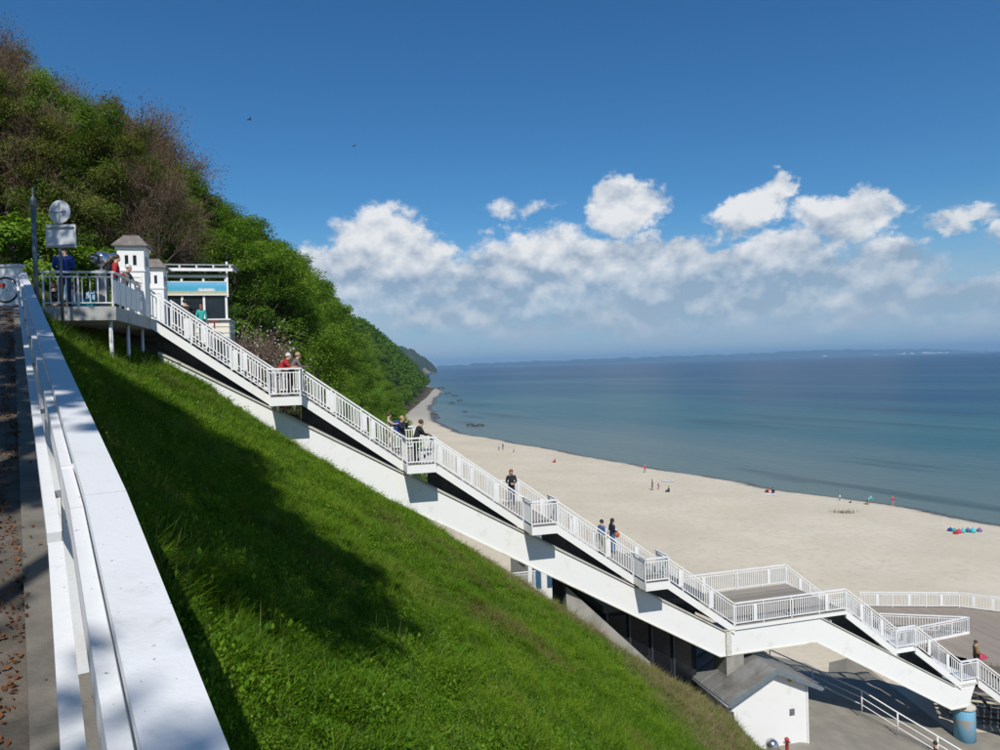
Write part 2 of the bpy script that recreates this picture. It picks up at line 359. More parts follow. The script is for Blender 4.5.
# ---- bluff running away along the coast
FY = [20, 28, 36, 46, 60, 100, 160, 220, 312, 500, 700, 1100]; FX = [11, 9, 2, -4, -8, -14, -23.5, -33, -47, -58, -73, -150]; CZ = [0, 0, 0, 0, 0, 0, 3, 7, 12, 12, 13, 18]
CX = [-15, -15, -17, -20, -24, -31, -41, -52, -70, -90, -115, -175]
def xf(Y): return np.interp(Y, FY, FX)
def xc(Y): return np.interp(Y, FY, CX)
def zbluff(X, Y):
    t = (X - xf(Y)) / (xc(Y) - xf(Y)); s = np.clip(t, 0, 1)
    z = -20.2 + (22.1 + np.interp(Y, FY, CZ)) * (s * .75 + .25 * s * s * (3 - 2 * s)); back = np.maximum(0, xc(Y) - X)
    return np.where(t < 0, -20.2 - np.minimum(-t * 3, 1.2), z + np.minimum(back * .25, 9))
Ys = np.concatenate([np.linspace(26.5, 120, 48), np.linspace(125, 400, 40), np.linspace(420, 1100, 30)]); ks = np.concatenate([[-.2], np.linspace(0, 1, 16), [1.1, 1.3, 1.7, 2.3, 3.5]])
vs = []
for Y in Ys:
    for k in ks: X = xf(Y) + k * (xc(Y) - xf(Y)); vs.append((X, Y, float(zbluff(X, Y)) + RNG.normal(0, .12)))
nk = len(ks); mb = MB(); mb.add(vs, [(i * nk + j, i * nk + j + 1, (i + 1) * nk + j + 1, (i + 1) * nk + j)[::-1] for i in range(len(Ys) - 1) for j in range(nk - 1)])
struct('bluff_hillside', mb, FLOOR, True)
mb = MB(); vs = [(x, y, 1.9 + max(0, -18 - x) * .25) for y in np.linspace(17, 33, 9) for x in (-50, -34, -24, -18, -14.2)]
mb.add(vs, [(i * 5 + j, i * 5 + j + 1, (i + 1) * 5 + j + 1, (i + 1) * 5 + j) for i in range(8) for j in range(4)]); struct('terrace_ground', mb, FLOOR)

# ---- beach
SHORE = [(190, -160), (130, -40), (105, 20), (80, 56), (61.1, 87.5), (55.1, 98.8), (46.3, 111), (36.6, 132), (18.1, 165.6), (-.5, 203.8), (-13.6, 232), (-23, 267), (-33.9, 355), (-41.2, 460), (-46.9, 600), (-79, 804), (-128, 1100), (-150, 1350)]
SY = [p[1] for p in SHORE]; SX = [p[0] for p in SHORE]
def xs(Y): return np.interp(Y, SY, SX)
def prof(u): return np.interp(u, [-60, -20, 0, 2.5, 6, 20, 60, 110], [-2.5, -.8, 0, .28, .42, .8, 1.5, 1.55])
Yb = np.concatenate([np.linspace(-160, 60, 30), np.linspace(62, 240, 120), np.linspace(243, 420, 60), np.linspace(430, 1350, 60)])
ub = np.concatenate([[-60, -30, -12, -5, -2, 0, .8, 1.6, 2.5, 4, 6, 9], np.linspace(12, 60, 25), np.linspace(65, 150, 14)])
gx, gy = np.meshgrid(ub, Yb); nb = len(ub)
wob = np.interp(gy, np.linspace(-160, 1350, 500), np.convolve(RNG.normal(0, 1.4, 504), np.ones(5) / 5, 'valid')) * 1.2
Xb = xs(gy) - gx + wob * np.clip(1 - np.abs(gx) / 40, 0, 1)
bump = np.sin(gx * .31 + gy * .13) * np.sin(gy * .21 - gx * .11) * .10 * (gx > 8) + RNG.normal(0, .02, gx.shape) * (gx > 4)
Zb = -H + prof(gx) + bump
vs = np.stack([Xb, gy, Zb], 2).reshape(-1, 3); mb = MB(); mb.add(vs, [(i * nb + j, i * nb + j + 1, (i + 1) * nb + j + 1, (i + 1) * nb + j)[::-1] for i in range(len(Yb) - 1) for j in range(nb - 1)])
m = bpy.data.materials.new('beach_sand'); m.use_nodes = True; T = NT(m.node_tree); p = m.node_tree.nodes['Principled BSDF']
pos = m.node_tree.nodes.new('ShaderNodeNewGeometry').outputs['Position']; px_, py_, pz_ = T.sep(pos)
n1 = T.noise(pos, .09, 5, .6); n2 = T.noise(pos, 1.3, 4, .65); n3 = T.noise(T.mapping(pos, (1, 1, 1)), .35, 5, .6)
c = T.mix(T.smooth(n1, .3, .7), (.57, .50, .385), (.64, .57, .45)); c = T.mix(T.smooth(n2, .45, .8), c, (.50, .435, .33))
c = T.mix(T.mul(T.smooth(py_, 240, 330), .75), c, T.mix(n2, (.20, .19, .17), (.42, .40, .37)))      # shingle below the far bluff
wet = T.smooth(T.add(pz_, T.mul(T.sub(n3, .5), .25)), .34, .16)
c = T.mix(wet, c, (.145, .115, .082)); wr = T.mul(T.smooth(pz_, .34, .2), T.smooth(n2, .42, .55)); c = T.mix(wr, c, (.03, .026, .02))
T.put(p.inputs['Base Color'], c); T.put(p.inputs['Roughness'], T.lin(wet, 0, 1, .95, .35)); p.inputs['Specular IOR Level'].default_value = .3
b = m.node_tree.nodes.new('ShaderNodeBump'); b.inputs['Strength'].default_value = .35; b.inputs['Distance'].default_value = .12; T.put(b.inputs['Height'], T.noise(pos, 1.1, 6, .7)); T.put(p.inputs['Normal'], b.outputs[0])
struct('beach', mb, m, True)

# ---- sea
m = bpy.data.materials.new('sea_water'); m.use_nodes = True; T = NT(m.node_tree); p = m.node_tree.nodes['Principled BSDF']
pos = m.node_tree.nodes.new('ShaderNodeNewGeometry').outputs['Position']; px_, py_, pz_ = T.sep(pos)
off = T.sub(T.add(T.mul(px_, .88), T.mul(py_, .47)), 95.)                     # metres offshore
rot = T.mapping(pos, (1, 1, 1), (0, 0, math.radians(-28)))
band = T.noise(T.mapping(rot, (.02, .0035, 1)), 1., 5, .6); band2 = T.noise(T.mapping(rot, (.0045, .0009, 1)), 1., 4, .6)
lo = T.m('LOGARITHM', T.m('MAXIMUM', T.add(off, 25), 3.), 10.)               # 1.4 at the edge, 2.9 far out
lo2 = T.add(lo, T.add(T.mul(T.sub(band, .5), 1.7), T.mul(T.sub(band2, .5), 1.9)))
c = T.mix(T.smooth(lo2, 1.3, 2.15), (.125, .175, .160), (.030, .112, .128)); c = T.mix(T.smooth(lo2, 2.05, 2.75), c, (.005, .050, .105)); c = T.mix(T.smooth(lo2, 2.8, 3.4), c, (.003, .030, .085))
streak = T.smooth(T.noise(T.mapping(rot, (.012, .0011, 1)), 1., 4, .6), .5, .68); c = T.mix(T.mul(streak, .6), c, (.07, .125, .155))
weed = T.mul(T.smooth(T.noise(T.mapping(rot, (.05, .009, 1)), 1., 4, .55), .57, .66), T.smooth(lo, 2.6, 2.2)); c = T.mix(T.mul(weed, .5), c, (.022, .045, .055))
T.put(p.inputs['Base Color'], c); p.inputs['Roughness'].default_value = .3; p.inputs['Specular IOR Level'].default_value = .16; p.inputs['IOR'].default_value = 1.33
b = m.node_tree.nodes.new('ShaderNodeBump'); b.inputs['Strength'].default_value = .55; b.inputs['Distance'].default_value = .5
hgt = T.add(T.noise(T.mapping(rot, (.55, .2, 1)), 1., 6, .62), T.mul(T.noise(T.mapping(rot, (.06, .02, 1)), 1., 4, .6), 1.4)); T.put(b.inputs['Height'], hgt); T.put(p.inputs['Normal'], b.outputs[0])
mb = MB(); mb.add([(-4000, -600, -H), (19000, -600, -H), (19000, 19500, -H), (-4000, 19500, -H)], [(0, 1, 2, 3)]); struct('sea', mb, m)

# ---- far land
FARWOOD = mat('far_woodland', (.022, .042, .022), .95, col2=(.038, .06, .026), spread=(.35, .65), scale=.06, world=True)
CHALK = mat('chalk_and_sand_cliff', (.62, .58, .50), .9, col2=(.35, .33, .24), spread=(.5, .65), scale=.04, world=True)
def ridge(name, pts, depth, mats, cliff=None, n=90, rough=2.):
    # pts: (photo x, top photo y, distance); foot on the sea, real depth behind
    xs_ = np.linspace(pts[0][0], pts[-1][0], n); P = np.array(pts, float); tops = np.interp(xs_, P[:, 0], P[:, 1]); dist = np.interp(xs_, P[:, 0], P[:, 2])
    rows = []; lowf = np.clip(np.convolve(RNG.normal(0, 1, n + 2), np.ones(3) / 3, 'valid') * .2 + .24, .08, .5); rr = np.convolve(RNG.normal(0, 1, n + 4), np.ones(5) / 2.2, 'valid') * rough
    for i, x in enumerate(xs_):
        top = ony(x, tops[i], dist[i]); hgt_ = max(2., top[2] + H + rr[i]); d = unit(A3(top[0], top[1], 0)); f = A3(top[0], top[1], -H)
        rows.append([f - d * hgt_ * .5 + A3(0, 0, -1), f - d * hgt_ * .35 + A3(0, 0, hgt_ * lowf[i]), f + A3(0, 0, hgt_ * .85), f + d * hgt_ * .5 + A3(0, 0, hgt_), f + d * depth + A3(0, 0, hgt_ * .7), f + d * depth * 1.1 + A3(0, 0, -1)])
    mb = MB(); k = 6; vs = [v for r in rows for v in r]; mb.add(vs, [(i * k + j, (i + 1) * k + j, (i + 1) * k + j + 1, i * k + j + 1) for i in range(n - 1) for j in range(k - 1)])
    if cliff:
        for q in range(len(mb.f)):
            i, j = divmod(q, k - 1); x = xs_[i]
            if j <= cliff[1] and any(lo_ <= x <= hi_ for lo_, hi_ in cliff[0]): mb.mi[q] = 1
    return struct(name, mb, mats, True)
ridge('wooded_headland', [(340, 335, 2300), (395, 344, 2350), (408, 347, 2380), (418, 351, 2400), (426, 358, 2430), (431, 363, 2450), (437, 371, 2470)], 500, [FARWOOD, mat('sandy_cliff', (.36, .28, .18), .9, col2=(.12, .12, .05), spread=(.42, .6), scale=.05, world=True)], ([(422, 430), (432, 437)], 0), 80, 3.)
ridge('distant_coast', [(437, 366.0, 13500), (480, 363, 13500), (520, 361.8, 13800), (600, 358.8, 14250), (680, 355.8, 14700), (740, 353.6, 15000), (800, 351.0, 15450), (850, 349.6, 15750), (900, 349.0, 15900), (950, 349.3, 15900), (965, 350.8, 15750), (1010, 351.0, 15750), (1060, 349.5, 15750)], 2200, [FARWOOD, CHALK], ([(822, 826), (872, 876), (896, 905), (909, 914), (921, 948), (979, 984)], 0), 420, 9.)

# ---- paved ground at the foot of the stairs and the boardwalk behind them
PAVE = mat('beach_pavement', (.30, .275, .225), .9, col2=(.22, .20, .165), spread=(.3, .7), scale=.9, bump=.25, bscale=20)
def zpave(X): return float(np.clip(-17.35 - .26 * (X - 13), -20.0, -17.35))
mb = MB(); Xp = [5, 9, 13, 14.5, 16, 18, 20, 22, 23.2, 26, 34, 60]; Yp = [14, 20, 26, 32, 38, 42, 46.]
vs = [(x, y, zpave(x) - (max(0, y - 38) * .12 if x < 22 else 0)) for y in Yp for x in Xp]; k = len(Xp)
mb.add(vs, [(i * k + j, i * k + j + 1, (i + 1) * k + j + 1, (i + 1) * k + j) for i in range(len(Yp) - 1) for j in range(k - 1)]); struct('paved_ramp', mb, PAVE)

# ================================================================== THE STAIRCASE
stair = thing('beach_staircase', st(14, 0, -18.6), 'long white steel staircase with bays descending the grassy embankment to the beach', 'staircase')
UP = Z3
SM = {}
def unitbox():                                       # shared meshes for alike pieces
    if 'b' not in SM:
        m_ = MB(); m_.box((0, 0, 0), (.5, 0, 0), (0, .5, 0), (0, 0, .5)); SM['b'] = m_
    return SM['b']
def shared_box(name, parent, c, ax, ay, az, mat_):
    """a unit-cube mesh shared by material; size and direction live in the object's matrix"""
    key = ('sb', mat_.name)
    if key not in SM: SM[key] = mesh_from(name, unitbox().v, unitbox().f, mat_)
    o = bpy.data.objects.new(name, SM[key]); link(o); o.parent = parent
    c = np.asarray(c, float) - ORG[parent.name]; ax, ay, az = (np.asarray(q, float) for q in (ax, ay, az))
    o.matrix_basis = Matrix(((ax[0], ay[0], az[0], c[0]), (ax[1], ay[1], az[1], c[1]), (ax[2], ay[2], az[2], c[2]), (0, 0, 0, 1)))
    ORG[o.name] = ORG[parent.name]; return o

def railing(parent, pts, h=HR, panels=True, post_gap=1.45, m=None, bal=.115, bw=.034, first_post=True, low=.11):
    m = m or WHITE2; hand = MB(); low_ = [MB(), MB()]; bals = MB(); pts = [np.asarray(p, float) for p in pts]
    for i in range(len(pts) - 1):
        p, q = pts[i], pts[i + 1]; d = q - p; hl = math.hypot(d[0], d[1]); hd = unit(A3(d[0], d[1], 0)); side = unit(np.cross(hd, Z3))
        e = unit(d) * .03
        hand.beam(p + Z3 * (h - .03) - e, q + Z3 * (h - .03) + e, .085, .06)
        low_[0].beam(p + Z3 * (h - .17), q + Z3 * (h - .17), .035, .035); low_[1].beam(p + Z3 * low, q + Z3 * low, .04, .04)
        n = max(1, round(hl / post_gap))
        for k in range(n + 1):
            if k == 0 and (i > 0 or not first_post): continue
            c = p + d * (k / n); inset = hd * (.0 if 0 < k < n else (.03 if k == 0 else -.03)); c = c + inset
            shared_box('post', parent, c + Z3 * (h - .06) / 2, hd * .05, side * .05, Z3 * (h - .062), m)
        nb_ = max(1, int(hl / bal))
        pan = [] if (not panels or hl < 1.6) else ([.30, .70] if hl < 6 else [.18, .5, .82])
        for k in range(1, nb_):
            f = k / nb_
            if any(abs(f - q_) * hl < .15 for q_ in pan): continue
            c = p + d * f; bals.box(c + Z3 * ((h - .17 + low) / 2), hd * bw / 2, side * bw / 2, Z3 * (h - .17 - low) / 2)
        for q_ in pan:
            c = p + d * q_; shared_box('panel', parent, c + Z3 * ((h - .17 + low) / 2), hd * .19, side * .05, Z3 * (h - .20 - low), m)
    part('handrail', hand, m, parent); part('rail', low_[0], m, parent); part('rail', low_[1], m, parent)
    if bals.v: part('balusters', bals, m, parent, kind='stuff')

SW = 4.4; LW = SW
land = [(-4.13, -4.13, 3.035)] + [(i * (RUN + LAND), i * (RUN + LAND) + LAND, -i * DROP) for i in range(4)]
a5 = 4 * (RUN + LAND); z5 = -4 * DROP; L5 = 6.0828; a6 = a5 + L5 + 2.902; z6 = z5 - 2.2668; a7 = a6 + 1.128 + 2.8119; z7 = z6 - 2.2002
land += [(a5, a5 + L5, z5), (a6, a6 + 1.128, z6), (a7, a7 + 1.0603, z7)]
# main girder
top = [(-3.9, 1.73), (19.29, -11.46), (24.46, -11.475), (32.32, -15.9), (33.75, -15.92)]; bot = [(33.25, -17.03), (32.1, -17.04), (24.2, -12.59), (19.06, -12.58), (-3.9, .40)]
mb = MB(); mb.prism([st(a, .06, z) for a, z in top + bot], N3 * .9); part('girder', mb, WHITE, stair)
mb = MB()
for (a0, z0), (a1, z1) in zip(top[:-1], top[1:]): mb.beam(st(a0, .5, z0 + .022), st(a1, .5, z1 + .022), 1.04, .04, N3 * 0 + Z3)
for (a0, z0), (a1, z1) in zip(bot[:-1], bot[1:]): mb.beam(st(a0, .5, z0 - .022), st(a1, .5, z1 - .022), 1.0, .04)
part('flange', mb, mat('flange_paint', (.62, .60, .52), .6, col2=(.42, .34, .24), spread=(.5, .75), scale=1.2), stair)
def flight(parent, prof_, b0, b1, org=None):
    """prof_: (a,z) vertices of one lane; slopes get treads and stringers, levels get a slab"""
    for (a0, z0), (a1, z1) in zip(prof_[:-1], prof_[1:]):
        if abs(z1 - z0) < .01:
            if a1 - a0 > .05:
                mb = MB(); mb.sbox(a0, a1, b0 + .05, b1 - .05, z0 - .20, z0 - .012); part('landing_slab', mb, WHITE2, parent)
            continue
        n = max(2, round((z0 - z1) / .176)); run = (a1 - a0) / n
        for k in range(1, n):
            shared_box('tread', parent, st(a0 + (k - .5) * run, (b0 + b1) / 2, z0 - k * (z0 - z1) / n - .02), S3 * (run + .03), N3 * (b1 - b0 - .12), Z3 * .04, TREAD)
def lane(parent, prof_, b, mat_=None):
    for (a0, z0), (a1, z1) in zip(prof_[:-1], prof_[1:]):
        if abs(z1 - z0) < .01: continue
        mb = MB(); mb.vbeam(st(a0 - .0, b, z0 - .20), st(a1, b, z1 - .20), .07, .36); part('stringer', mb, mat_ or WHITE, parent)
near = [(-4.13, 3.035)]
for a0, a1, z in land[1:]: near += [(a0, z), (a1, z)]
up_prof = near[:9] + [(a5, z5)]
low_prof = [(a5 + L5, z5), (a6, z6), (a6 + 1.128, z6), (a7, z7), (a7 + 1.06, z7)]
flight(stair, up_prof, 0, SW); flight(stair, low_prof, 0, SW)
for pr in (up_prof, low_prof):
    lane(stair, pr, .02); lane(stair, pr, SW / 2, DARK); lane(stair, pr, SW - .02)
    for (p0, q0), (p1, q1) in zip(pr[:-1], pr[1:]):           # added near-black plates stand in for the shade between treads and girder
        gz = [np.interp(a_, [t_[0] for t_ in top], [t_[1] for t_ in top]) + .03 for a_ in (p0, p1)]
        if abs(q1 - q0) > .1: mb = MB(); mb.prism([st(p0, .98, q0 - .22), st(p1, .98, q1 - .22), st(p1, .98, min(gz[1], q1 - .24)), st(p0, .98, gz[0])], N3 * .03); part('shade_plate', mb, DARK, stair)
# bays: projecting balconies with a deep white fascia
for i in range(1, 5):
    a0, a1, z = land[i]
    mb = MB(); mb.sbox(a0 - .02, a1 + .02, -BAY - .04, -.02, z - .33, z - .015); part('landing', mb, WHITE, stair)
    mb = MB(); mb.sbox(a0 + .03, a1 - .03, -BAY + .02, LW - .06, z - .012, z); part('landing_floor', mb, TREAD, stair)
    railing(stair, [st(a0, 0, z), st(a0, -BAY, z), st(a1, -BAY, z), st(a1, 0, z)], panels=False)
    mb = MB()
    mb.prism([st(a0 + .2, .06, z - .34), st(a0 + .2, -BAY + .1, z - .34), st(a0 + .2, .06, z - .62)], S3 * .07); mb.prism([st(a1 - .3, .06, z - .34), st(a1 - .3, -BAY + .1, z - .34), st(a1 - .3, .06, z - .62)], S3 * .07); part('bracket', mb, WHITE, stair)
# rails along the flights
for i in range(5):
    a0 = land[i][1]; z0 = land[i][2]; a1 = land[i + 1][0]; z1 = land[i + 1][2]
    railing(stair, [st(a0, 0, z0), st(a1, 0, z1)])
for p, q in zip(up_prof[:-1], up_prof[1:]): railing(stair, [st(p[0], SW, p[1]), st(q[0], SW, q[1])], panels=abs(q[1] - p[1]) > .1)
# big viewing deck with planks, half-way
D5 = 4.4
mb = MB(); mb.sbox(a5 - .02, a5 + L5 + .02, -.03, D5, z5 - .19, z5 - .035); part('deck_frame', mb, WHITE, stair)
npl = 20
DPL = bpy.data.materials.new('deck_plank'); DPL.use_nodes = True; T = NT(DPL.node_tree); _p = DPL.node_tree.nodes['Principled BSDF']; _r = DPL.node_tree.nodes.new('ShaderNodeObjectInfo').outputs['Random']
T.put(_p.inputs['Base Color'], T.mix(T.noise(DPL.node_tree.nodes.new('ShaderNodeNewGeometry').outputs['Position'], 1.2, 5), T.mix(_r, (.17, .15, .125), (.30, .27, .23)), T.mix(_r, (.24, .215, .18), (.38, .345, .30)))); _p.inputs['Roughness'].default_value = .85
for k in range(npl):
    b0 = -.02 + (D5 + .02) * k / npl; shared_box('plank', stair, st(a5 + L5 / 2, b0 + D5 / npl / 2, z5 - .018), S3 * (L5 - .02), N3 * (D5 / npl - .028), Z3 * .034, DPL)
railing(stair, [st(a5, 0, z5), st(a5 + L5, 0, z5)]); railing(stair, [st(a5, D5, z5), st(a5 + L5, D5, z5)])
for (p, q) in zip(low_prof[:-1], low_prof[1:]):
    railing(stair, [st(p[0], 0, p[1]), st(q[0], 0, q[1])], panels=abs(q[1] - p[1]) > .1); railing(stair, [st(p[0], SW, p[1]), st(q[0], SW, q[1])], panels=abs(q[1] - p[1]) > .1)
mb = MB(); mb.sbox(a6, a6 + 1.128, 0, SW, z6 - .22, z6 - .202); mb.sbox(a7, a7 + 1.06, .0, SW, z7 - .24, z7 - .202); part('landing_trim', mb, WHITE, stair)
# last flight turns towards the water's edge
d7 = unit(S3 * .78 - N3 * .62); n7 = A3(-d7[1], d7[0], 0); p7 = st(a7 + 1.06, 0, z7); e7 = p7 + d7 * 4.3 - Z3 * 3.25
for s_, nm in ((0, 'l'), (1, 'r')):
    o_ = n7 * (SW * .62 * s_)
    mb = MB(); mb.vbeam(p7 + o_ - Z3 * .2, e7 + o_ - Z3 * .2, .08, .36); part('stringer', mb, WHITE, stair)
    if s_ == 0: railing(stair, [p7 + o_, e7 + o_], panels=False)
for k in range(1, 18):
    c = p7 + (e7 - p7) * (k / 18) + n7 * SW * .31; shared_box('tread', stair, c - Z3 * .02, d7 * .28, n7 * SW * .6, Z3 * .04, TREAD)
mb = MB(); mb.add([st(a7 + 1.06, 0, z7 - .01), p7 + n7 * SW * .62 - Z3 * .01, st(a7 + 1.06, SW, z7 - .01)], [(0, 1, 2), (2, 1, 0)]); part('landing_slab', mb, TREAD, stair)
# supports
mb = MB(); mb.sbox(19.35, 19.60, -.06, .055, -12.6, -11.5); part('bearing_post', mb, mat('bearing_post_paint', (.62, .61, .55), .6), stair)
c = st(19.75, .55, 0); c0 = st(19.75, .55, -18.5)
mb = MB(); mb.sbox(19.35, 20.25, .0, 1.05, -19.2, -12.64); part('concrete_pier', mb, CONC, stair)
mb = MB(); b7 = st(33.55, .6, 0); b7[2] = -20.35; mb.lathe(b7, [(.50, 0), (.50, 1.95), (.49, 1.97)], 28); part('pier', mb, BLUEP, stair, True, label='round pale blue concrete pier under the lower end')
mb = MB(); mb.lathe(b7 + Z3 * 1.972, [(.52, 0), (.52, .14), (.34, .24), (.30, .36)], 24); part('bearing', mb, mat('bearing_concrete', (.52, .50, .44), .8), stair, True)

# ================================================================== FENCE BESIDE THE PATH
fence = thing('white_fence', pc(8, .2), 'white painted wooden fence with broad cap board climbing beside the path', 'fence')
def brd(t0, t1, c, dz, w, h, n=None):
    mb = MB(); n = n or max(1, int((t1 - t0) / 2)); ts = np.linspace(t0, t1, n + 1)
    for a, b in zip(ts[:-1], ts[1:]): mb.beam(pc(a, c, dz), pc(b, c, dz), w, h)
    return mb
tops = [-4, -.6, 3.0, 6.6, 10.2, 13.8, 17.4, 21.0, 23.6]
CAPH = .965
for a, b in zip(tops[:-1], tops[1:]):
    part('cap_board', brd(a + .004, b - .004, .262, CAPH - .02, .135, .04), FENCE, fence)
    part('inner_board', brd(a + .004, b - .004, .168, CAPH - .10, .042, .12), FENCE, fence)
    part('side_board', brd(a, b, .262, CAPH - .42, .035, .16), FENCE, fence); part('side_board', brd(a, b, .262, CAPH - .72, .035, .16), FENCE, fence)
    part('handrail', brd(a + .05, b - .05, .098, CAPH - .16, .045, .045), FENCE, fence)
for t in [-2.4, .9, 3.6, 5.45, 7.6, 9.75, 11.9, 14.1, 16.3, 18.5, 20.7, 23.2]:
    mb = MB(); p = pc(t, .195); zc = p[2]; mb.box(p + Z3 * ((CAPH - .06) / 2 + .02), TD * .05, CD * .05, Z3 * (CAPH - .06) / 2); part('post', mb, FENCE, fence)
    mb = MB(); mb.beam(pc(t, .145, CAPH - .16), pc(t, .1, CAPH - .165), .02, .03); mb.beam(pc(t - .02, .10, CAPH - .20), pc(t + .02, .10, CAPH - .20), .03, .03); part('rail_bracket', mb, STEEL, fence)

# ================================================================== VIEWING PLATFORM
PZ = 3.035
plat = thing('viewing_platform', st(-6, -3, 2.0), 'concrete viewing platform with railing and white panels at the stair head', 'platform')
PCON = mat('platform_concrete', (.42, .42, .41), .85, col2=(.30, .30, .29), spread=(.4, .7), scale=1.3, bump=.15)
mb = MB(); mb.sbox(-9.6, -4.13, -4.8, 6.2, PZ - .42, PZ - .012); part('slab', mb, PCON, plat)
mb = MB(); mb.sbox(-9.5, -4.25, -4.7, 6.0, PZ - .01, PZ); part('paving', mb, CONC, plat)
for a, b, zl in ((-4.35, -4.55, -1.5), (-4.35, -2.4, -1.8), (-7.5, -4.5, -1.), (-4.4, 0., -1.2)):
    mb = MB(); mb.tube([st(a, b, PZ - .42), st(a, b, zl)], .055, 10); part('column', mb, WHITE2, plat, True)
railing(plat, [st(-6.1, -4.7, PZ), st(-4.2, -4.7, PZ)], panels=False, bal=.20, bw=.03, post_gap=1.0, m=mat('platform_rail_paint', (.62, .63, .62), .5))
side = [st(-4.2, b, PZ) for b in (-4.7, -1.1)]
hand = MB(); hand.beam(side[0] + Z3 * (HR - .03), side[1] + Z3 * (HR - .03), .08, .06); part('handrail', hand, WHITE2, plat)
for k in range(5):
    b0, b1 = -4.65 + k * .71, -4.65 + k * .71 + .66; mb = MB(); mb.sbox(-4.215, -4.185, b0, b1, PZ + .10, PZ + .80); part('panel', mb, WHITE2, plat)
    shared_box('post', plat, st(-4.2, b1 + .025, PZ + .5), S3 * .05, N3 * .04, Z3 * .98, WHITE2)

# ================================================================== GATE TOWERS AT THE STAIR HEAD
def tower(a, b, label):
    r = thing('gate_tower', st(a, b, PZ), label, 'tower', 'gate towers at the stair head'); w = .43; ze = PZ + 2.40
    mb = MB(); mb.sbox(a - w, a + w, b - w, b + w, PZ - .02, ze); part('wall', mb, WHITE, r)
    mb = MB(); mb.sbox(a - w - .05, a + w + .05, b - w - .05, b + w + .05, ze - .07, ze + .03); mb.sbox(a - w - .03, a + w + .03, b - w - .03, b + w + .03, ze - .85, ze - .78); part('cornice', mb, WHITE2, r)
    mb = MB(); q = []
    for (e, z) in ((w + .14, ze + .031), (w + .14, ze + .07), (w * .62, ze + .42), (w * .62, ze + .45)): q.append([st(a + i * e, b + j * e, z) for i, j in ((-1, -1), (1, -1), (1, 1), (-1, 1))])
    fs = [(0, 3, 2, 1), (12, 13, 14, 15)] + [(l * 4 + k, l * 4 + (k + 1) % 4, l * 4 + 4 + (k + 1) % 4, l * 4 + 4 + k) for l in range(3) for k in range(4)]
    mb.add([p for l in q for p in l], fs); part('roof', mb, ROOFB, r)
    for dx in (-.13, .13):
        for face in (0, 1):
            mb = MB()
            if face == 0: mb.sbox(a + dx - .055, a + dx + .055, b - w - .012, b - w + .02, ze - .62, ze - .28)
            else: mb.sbox(a + w - .02, a + w + .012, b + dx - .055, b + dx + .055, ze - .62, ze - .28)
            part('window', mb, GLASSD, r)
    mb = MB()
    for (x0, x1, z0, z1) in ((-.33, .33, ze - 1.05, ze - 1.0), (-.33, .33, ze - 2.2, ze - 2.15), (-.33, -.28, ze - 2.15, ze - 1.05), (.28, .33, ze - 2.15, ze - 1.05)): mb.sbox(a + x0, a + x1, b - w - .02, b - w + .01, z0, z1)
    part('moulding', mb, WHITE2, r)
    return r
tower(-4.5, -.5, 'white gate tower with hipped brown roof standing at the platform railing')
tower(-4.85, 5.0, 'white gate tower with hipped brown roof standing beside the kiosk')

# ================================================================== KIOSK
_O3 = O3.copy(); KOFF = S3 * -.21 + N3 * 1.5 + Z3 * .1; O3 += KOFF
kz0, kz1 = PZ - 1.3, PZ + .30
ki = thing('kiosk', st(-3.3, 7.2, kz0), 'small cream kiosk with glass front, flat canopy and blue beach banner', 'kiosk')
mb = MB(); mb.sbox(-4.7, -1.95, 6.05, 8.6, kz0 - .8, kz1 - .01); part('base_wall', mb, CREAM, ki)
for k in range(8):
    mb = MB(); z = kz0 - .75 + k * .29; mb.prism([st(-4.7, 6.048, z), st(-4.7, 5.99, z + .01), st(-4.7, 6.02, z + .275), st(-4.7, 6.048, z + .275)], S3 * 2.76); part('cladding_board', mb, CREAM, ki)
    mb = MB(); mb.prism([st(-1.948, 6.05, z), st(-1.90, 6.05, z + .01), st(-1.92, 6.05, z + .275), st(-1.948, 6.05, z + .275)], N3 * 2.5); part('cladding_board', mb, CREAM, ki)
mb = MB(); mb.sbox(-4.75, -1.85, 5.88, 8.65, kz1, kz1 + .06); part('counter', mb, WHITE2, ki)
for a in (-4.62, -3.95, -3.0, -2.02):
    mb = MB(); mb.sbox(a - .05, a + .05, 6.02, 6.12, kz1 + .06, PZ + 2.3); part('mullion', mb, WHITE2, ki)
for a0, a1 in ((-4.57, -4.0), (-3.9, -3.05), (-2.95, -2.07)):
    mb = MB(); mb.sbox(a0 + .002, a1 - .002, 6.06, 6.08, kz1 + .062, PZ + 1.5); part('pane', mb, GLASSD, ki)
mb = MB(); mb.sbox(-1.99, -1.96, 6.15, 8.5, kz1 + .07, PZ + 2.2); part('pane', mb, GLASSD, ki)
mb = MB(); mb.sbox(-4.7, -2.0, 8.5, 8.6, kz1 + .06, PZ + 2.3); mb.sbox(-4.72, -4.66, 6.15, 8.5, kz1 + .06, PZ + 2.3); part('back_wall', mb, CREAM, ki)
mb = MB(); mb.sbox(-4.72, -1.92, 5.96, 6.06, PZ + 2.3, PZ + 2.42); part('lintel', mb, CREAM, ki)
m = bpy.data.materials.new('beach_banner_print'); m.use_nodes = True; T = NT(m.node_tree); p_ = m.node_tree.nodes['Principled BSDF']
pos = m.node_tree.nodes.new('ShaderNodeNewGeometry').outputs['Position']; x_, y_, z_ = T.sep(pos); zr = T.lin(z_, H + O3[2] + PZ + 1.53, H + O3[2] + PZ + 2.08)
xr = T.lin(x_, -14.7, -12.1); n = T.noise(T.comb(T.mul(xr, 7), T.mul(zr, 1.5)), 1.5, 4, .6)
